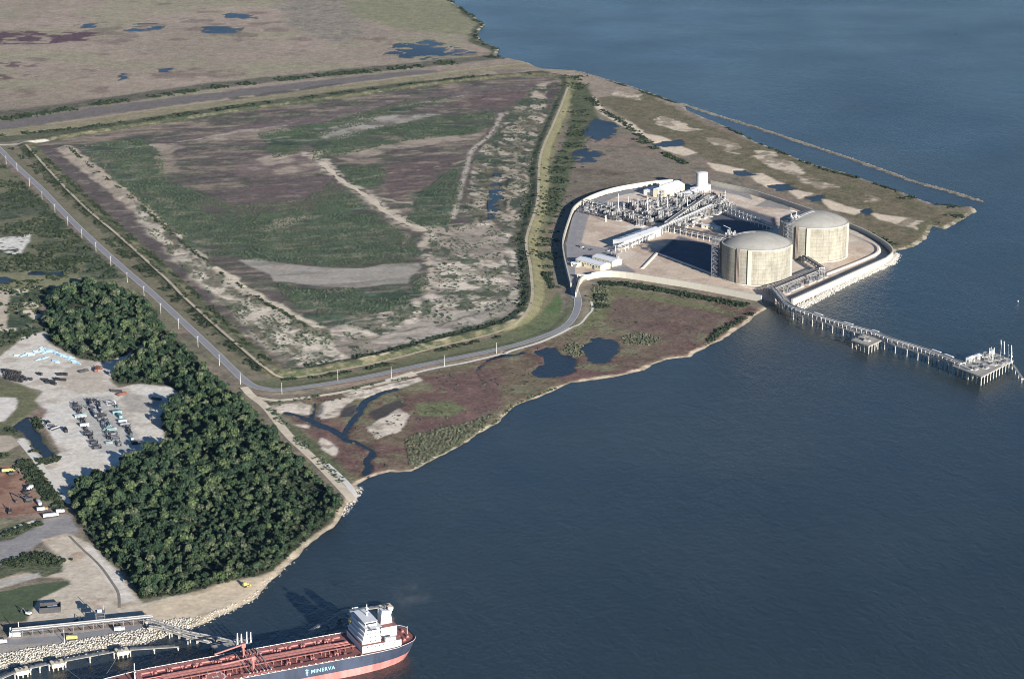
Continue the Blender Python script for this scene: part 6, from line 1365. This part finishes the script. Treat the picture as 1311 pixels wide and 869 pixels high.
ROWS = [([(97,519.5),(99.5,523),(101,528),(103,533),(106,539),(108,545),(109.5,549.5),(113,556),(116,560),(120,567),(124,573.5)], 'left row'),
        ([(114,514),(116,518.5),(117,523),(119,528.5),(121.5,533)], 'short second row'), ([(122,514),(126,516.5),(127,522),(129.5,527.5),(131.5,532.5)], 'short third row'),
        ([(129,537),(131.5,542),(134,548),(137,555),(139,561),(141,567)], 'lower second row'), ([(135.5,540),(139.5,544),(143,550),(145.5,556),(148.5,562),(151.5,569)], 'lower third row'),
        ([(142,517),(149,521),(150,529),(153.5,534),(157,540),(160,545),(164,549.5),(167,556),(168,562),(174,568)], 'right row')]
KN = ['open dark steel frame', 'grey shipping container', 'grey pipe stack', 'grey tank trailer']; YR = math.atan2(-124, 47)
cols = {'left row': [(0,M_DARK,M_DARK)]*3+[(2,M_TEAL,M_GREY)]+[(0,M_DARK,M_BLACK),(1,M_GREY,M_DARK)]+[(0,M_BLACK,M_DARK)]*5}
cn = {M_DARK:'dark', M_BLACK:'black', M_TEAL:'teal', M_GREY:'pale grey', M_WHITE:'white', M_STEEL:'grey'}
kn = {0:'open steel frame', 1:'shipping container', 2:'pipe stack', 3:'tank trailer'}
for row, rn in ROWS:
    for i, (px, py) in enumerate(row):
        if rn in cols: k, ma, mb_ = cols[rn][i]
        elif rn.startswith('lower'): k, ma, mb_ = rnd.choice(((0,M_STEEL,M_DARK),(0,M_DARK,M_STEEL),(2,M_STEEL,M_TEAL),(0,M_DARK,M_BLACK)))
        elif rn == 'right row': k, ma, mb_ = [(0,M_GREY,M_DARK),(0,M_TEAL,M_DARK),(1,M_TEAL,M_GREY),(1,M_TEAL,M_TEAL),(1,M_GREY,M_STEEL),(3,M_STEEL,M_DARK),(0,M_BLACK,M_BLACK),(1,M_DARK,M_DARK),(1,M_TEAL,M_GREY),(0,M_DARK,M_BLACK)][i]
        else: k, ma, mb_ = rnd.choice(((0,M_DARK,M_BLACK),(1,M_DARK,M_STEEL),(3,M_STEEL,M_DARK),(0,M_STEEL,M_BLACK),(0,M_BLACK,M_DARK)))
        t = stored(k, ma, mb_); x, y = G(px, py, 1.3); t.location = (x, y, hgt(x, y)); t.rotation_euler = (0, 0, YR + rnd.choice((0, 0, math.pi/2)) + rnd.uniform(-0.08, 0.08)); s = rnd.uniform(0.95, 1.25); t.scale = (s, s, s)
        tag(t, '%s %s, %s from top of the %s in the yard' % (cn[ma], kn[k], ORD[i], rn), None, 'equipment rows in the gravel yard')
for i, (px, py, k, m1, lab) in enumerate([(62,543,1,M_DARK,'dark container beside the ditch bend left of the equipment rows'),(66,546,0,M_GREY,'grey open frame beside the dark container near the ditch'),(70,549,2,M_GREY,'grey pipe stack left of the equipment rows'),(84,552,1,M_BLACK,'black container standing alone left of the equipment rows'),
        (149,501,2,M_DARK,'dark pipe stack lying alone above the equipment rows'),(156,505,2,M_BRICKISH,'rusty pipe stack lying alone above the equipment rows'),(193,535.5,1,M_DARK,'dark container alone on the right side of the gravel yard'),(200,511.5,2,M_DARK,'dark pipe stack at the upper right corner of the gravel yard'),
        (107,475.5,2,M_DARK,'dark pipe stack beside the rusty scrap near the wood'),(123.5,475,1,M_BRICKISH,'rusty container stack beside the upper wood'),(126,472,0,M_BRICKISH,'rusty open frame beside the upper wood')]):
    t = stored(k, m1, M_BRICKISH if m1 == M_BRICKISH else M_DARK); x, y = G(px, py, 1.3); t.location = (x, y, hgt(x, y)); t.rotation_euler = (0, 0, R(-60) + i); tag(t, lab, None, None); t.scale = (1.15,)*3
# light blue pipes
BL = [(22,455),(29,455.5),(33,454),(37,452.5),(40,454.5),(45,449.5),(47,451),(52,445),(55,447),(54,450),(57,451.5),(61,448),(63,450),(66,449),(70,450.5),(74,453),(76,455),(80,455),(84,457),(86,459.5),(89,457),(92,458.5),(94,462),(97,464.5),(49,460.5),(57,458.5),(60,457),(71,462.5),(74,464),(101,466)]
pr0 = stored(2, M_LBLUE, M_LBLUE)
for i, (px, py) in enumerate(BL):
    t = pr0 if i == 0 else copy_tree(pr0); x, y = G(px, py, 1.3); t.location = (x, y, hgt(x, y)); t.rotation_euler = (0, 0, R(35) + rnd.uniform(-0.5, 0.5) if px < 60 else R(-30) + rnd.uniform(-0.5, 0.5)); s = rnd.uniform(0.55, 0.85); t.scale = (s, s*0.8, s*0.9)
    tag(t, 'light blue pipe bundle lying in the heap below the upper wood', None, 'light blue pipe bundles')
# black drums and boxes
def drum():
    t = thing('cable_drum', '', 'drum'); MB().cyl((0,-1.2,1.6),(0,1.2,1.6),1.1,10).build('core', M_DARK, t)
    for s in (-1.2,1.2): MB().cyl((0,s-0.12,1.6),(0,s+0.12,1.6),1.6,14).build('flange', M_BLACK, t)
    return t
dr = drum(); first = True
pts_ = [(4+ (i % 9)*2.7 + (i//9)*1.6, 474.5 + (i//9)*3.6 + (i % 9)*0.55) for i in range(36)]
pts_ = [p for p in pts_ if p[1] < 489.5 and not (p[0] < 8 and p[1] > 486)] + [(29.5,482.5),(31.5,485),(34,487),(40,486.5)]
for px, py in pts_:
    t = dr if first else copy_tree(dr); first = False; x, y = G(px, py, 1.3); t.location = (x, y, hgt(x, y)); t.rotation_euler = (0, 0, rnd.uniform(0, 3)); s = rnd.uniform(0.8, 1.1); t.scale = (s,)*3
    tag(t, 'black cable drum in the dense block at the left edge of the gravel yard', None, 'black cable drums')
for (px, py), lab in zip([(51,479.5),(77,480),(83,480),(58,487),(62,490),(67,489),(69,492),(73,486),(81,487)], ['lone black drum stack left of the loose group in the yard','upper left black unit of the loose group in the yard','upper right black unit of the loose group in the yard','leftmost lower black unit of the loose group in the yard','second lower black unit of the loose group in the yard','middle black unit of the loose group in the yard','lowest black unit of the loose group in the yard','black unit right of the middle of the loose group','rightmost black unit of the loose group in the yard']):
    t = stored(1, M_BLACK, M_DARK); x, y = G(px, py, 1.3); t.location = (x, y, hgt(x, y)); t.rotation_euler = (0, 0, R(rnd.uniform(-40,0))); tag(t, lab, None, 'loose black units in the yard'); t.scale = (0.75, 1.0, 0.9)
print('T all', time.time() - T0)

# ------------------------------------------------------------------ sea haze
m = bpy.data.materials.new('haze_air'); m.use_nodes = True; t = m.node_tree; t.nodes.clear()
pv = t.nodes.new('ShaderNodeVolumePrincipled'); ou = t.nodes.new('ShaderNodeOutputMaterial'); t.links.new(pv.outputs[0], ou.inputs['Volume'])
pv.inputs['Color'].default_value = (0.36, 0.62, 1.0, 1); pv.inputs['Density'].default_value = 0.8e-5; pv.inputs['Anisotropy'].default_value = 0.2
hz = MB().box(-9100, -4100, -7.5, 9100, 16100, 700).build('haze', m); tag(hz, 'thin pale haze lying over the whole coast', 'haze', kind='stuff')
sc.cycles.volume_step_rate = 1.0; sc.cycles.volume_max_steps = 64

nzs = MB(); x, y = G(524, 772, 30)
sv = []; 
for i in range(9):
    for j in range(12):
        ph = math.pi * i / 8; th = 2 * math.pi * j / 12; sv.append((math.sin(ph) * math.cos(th), math.sin(ph) * math.sin(th), math.cos(ph)))
nzs.add(sv, [(i*12+j, (i+1)*12+j, (i+1)*12+(j+1) % 12, i*12+(j+1) % 12) for i in range(8) for j in range(12)])
ms = bpy.data.materials.new('exhaust_smoke'); ms.use_nodes = True; t = ms.node_tree; t.nodes.clear()
pv = t.nodes.new('ShaderNodeVolumePrincipled'); ou = t.nodes.new('ShaderNodeOutputMaterial'); t.links.new(pv.outputs[0], ou.inputs['Volume']); pv.inputs['Color'].default_value = (0.22, 0.23, 0.25, 1)
tc = t.nodes.new('ShaderNodeTexCoord'); n1 = t.nodes.new('ShaderNodeTexNoise'); n1.inputs['Scale'].default_value = 2.2; n1.inputs['Detail'].default_value = 4; t.links.new(tc.outputs['Object'], n1.inputs['Vector'])
ln = t.nodes.new('ShaderNodeVectorMath'); ln.operation = 'LENGTH'; t.links.new(tc.outputs['Object'], ln.inputs[0])
r1 = t.nodes.new('ShaderNodeMapRange'); r1.inputs[1].default_value = 0.48; r1.inputs[2].default_value = 0.75; r1.inputs[3].default_value = 0; r1.inputs[4].default_value = 0.03; t.links.new(n1.outputs[0], r1.inputs[0])
r2 = t.nodes.new('ShaderNodeMapRange'); r2.inputs[1].default_value = 0.3; r2.inputs[2].default_value = 1.0; r2.inputs[3].default_value = 1; r2.inputs[4].default_value = 0; t.links.new(ln.outputs['Value'], r2.inputs[0])
mu = t.nodes.new('ShaderNodeMath'); mu.operation = 'MULTIPLY'; t.links.new(r1.outputs[0], mu.inputs[0]); t.links.new(r2.outputs[0], mu.inputs[1]); t.links.new(mu.outputs[0], pv.inputs['Density'])
sm_o = nzs.build('smoke', ms, None, (x, y, 36)); sm_o.scale = (20, 26, 13); tag(sm_o, 'faint grey exhaust smoke drifting off the ship funnel', 'smoke', kind='stuff')
# mooring lines
ca, sa = math.cos(SH), math.sin(SH)
def sw(x, y, z): return (SX + x*ca - y*sa, SY + x*sa + y*ca, z)
for (lx, ly), d, lab in (((6,-12),3,'mooring rope from the ship stern to the dolphin behind it'), ((20,-19),3,'mooring rope from the ship quarter to the dolphin behind it'), ((228,-12),2,'mooring rope from the ship bow to the third dolphin'), ((234,-8),1,'mooring rope from the ship bow to the second dolphin')):
    a = sw(lx, ly, DZ+1); b_ = (D[d][0], D[d][1], 6.6); o = thing('mooring_line', lab, 'rope', b_); m = MB(); prev = (0, 0, 0)
    for i in range(1, 9):
        f = i / 8; q = ((a[0]-b_[0])*f, (a[1]-b_[1])*f, (a[2]-b_[2])*f - 1.2*math.sin(math.pi*f)); m.cyl(prev, q, 0.14, 4, None, False); prev = q
    m.build('rope', M_PIPE, o); MB().cyl((0,0,-0.4),(0,0,0.3),0.35,6).build('eye', M_DARK, o)
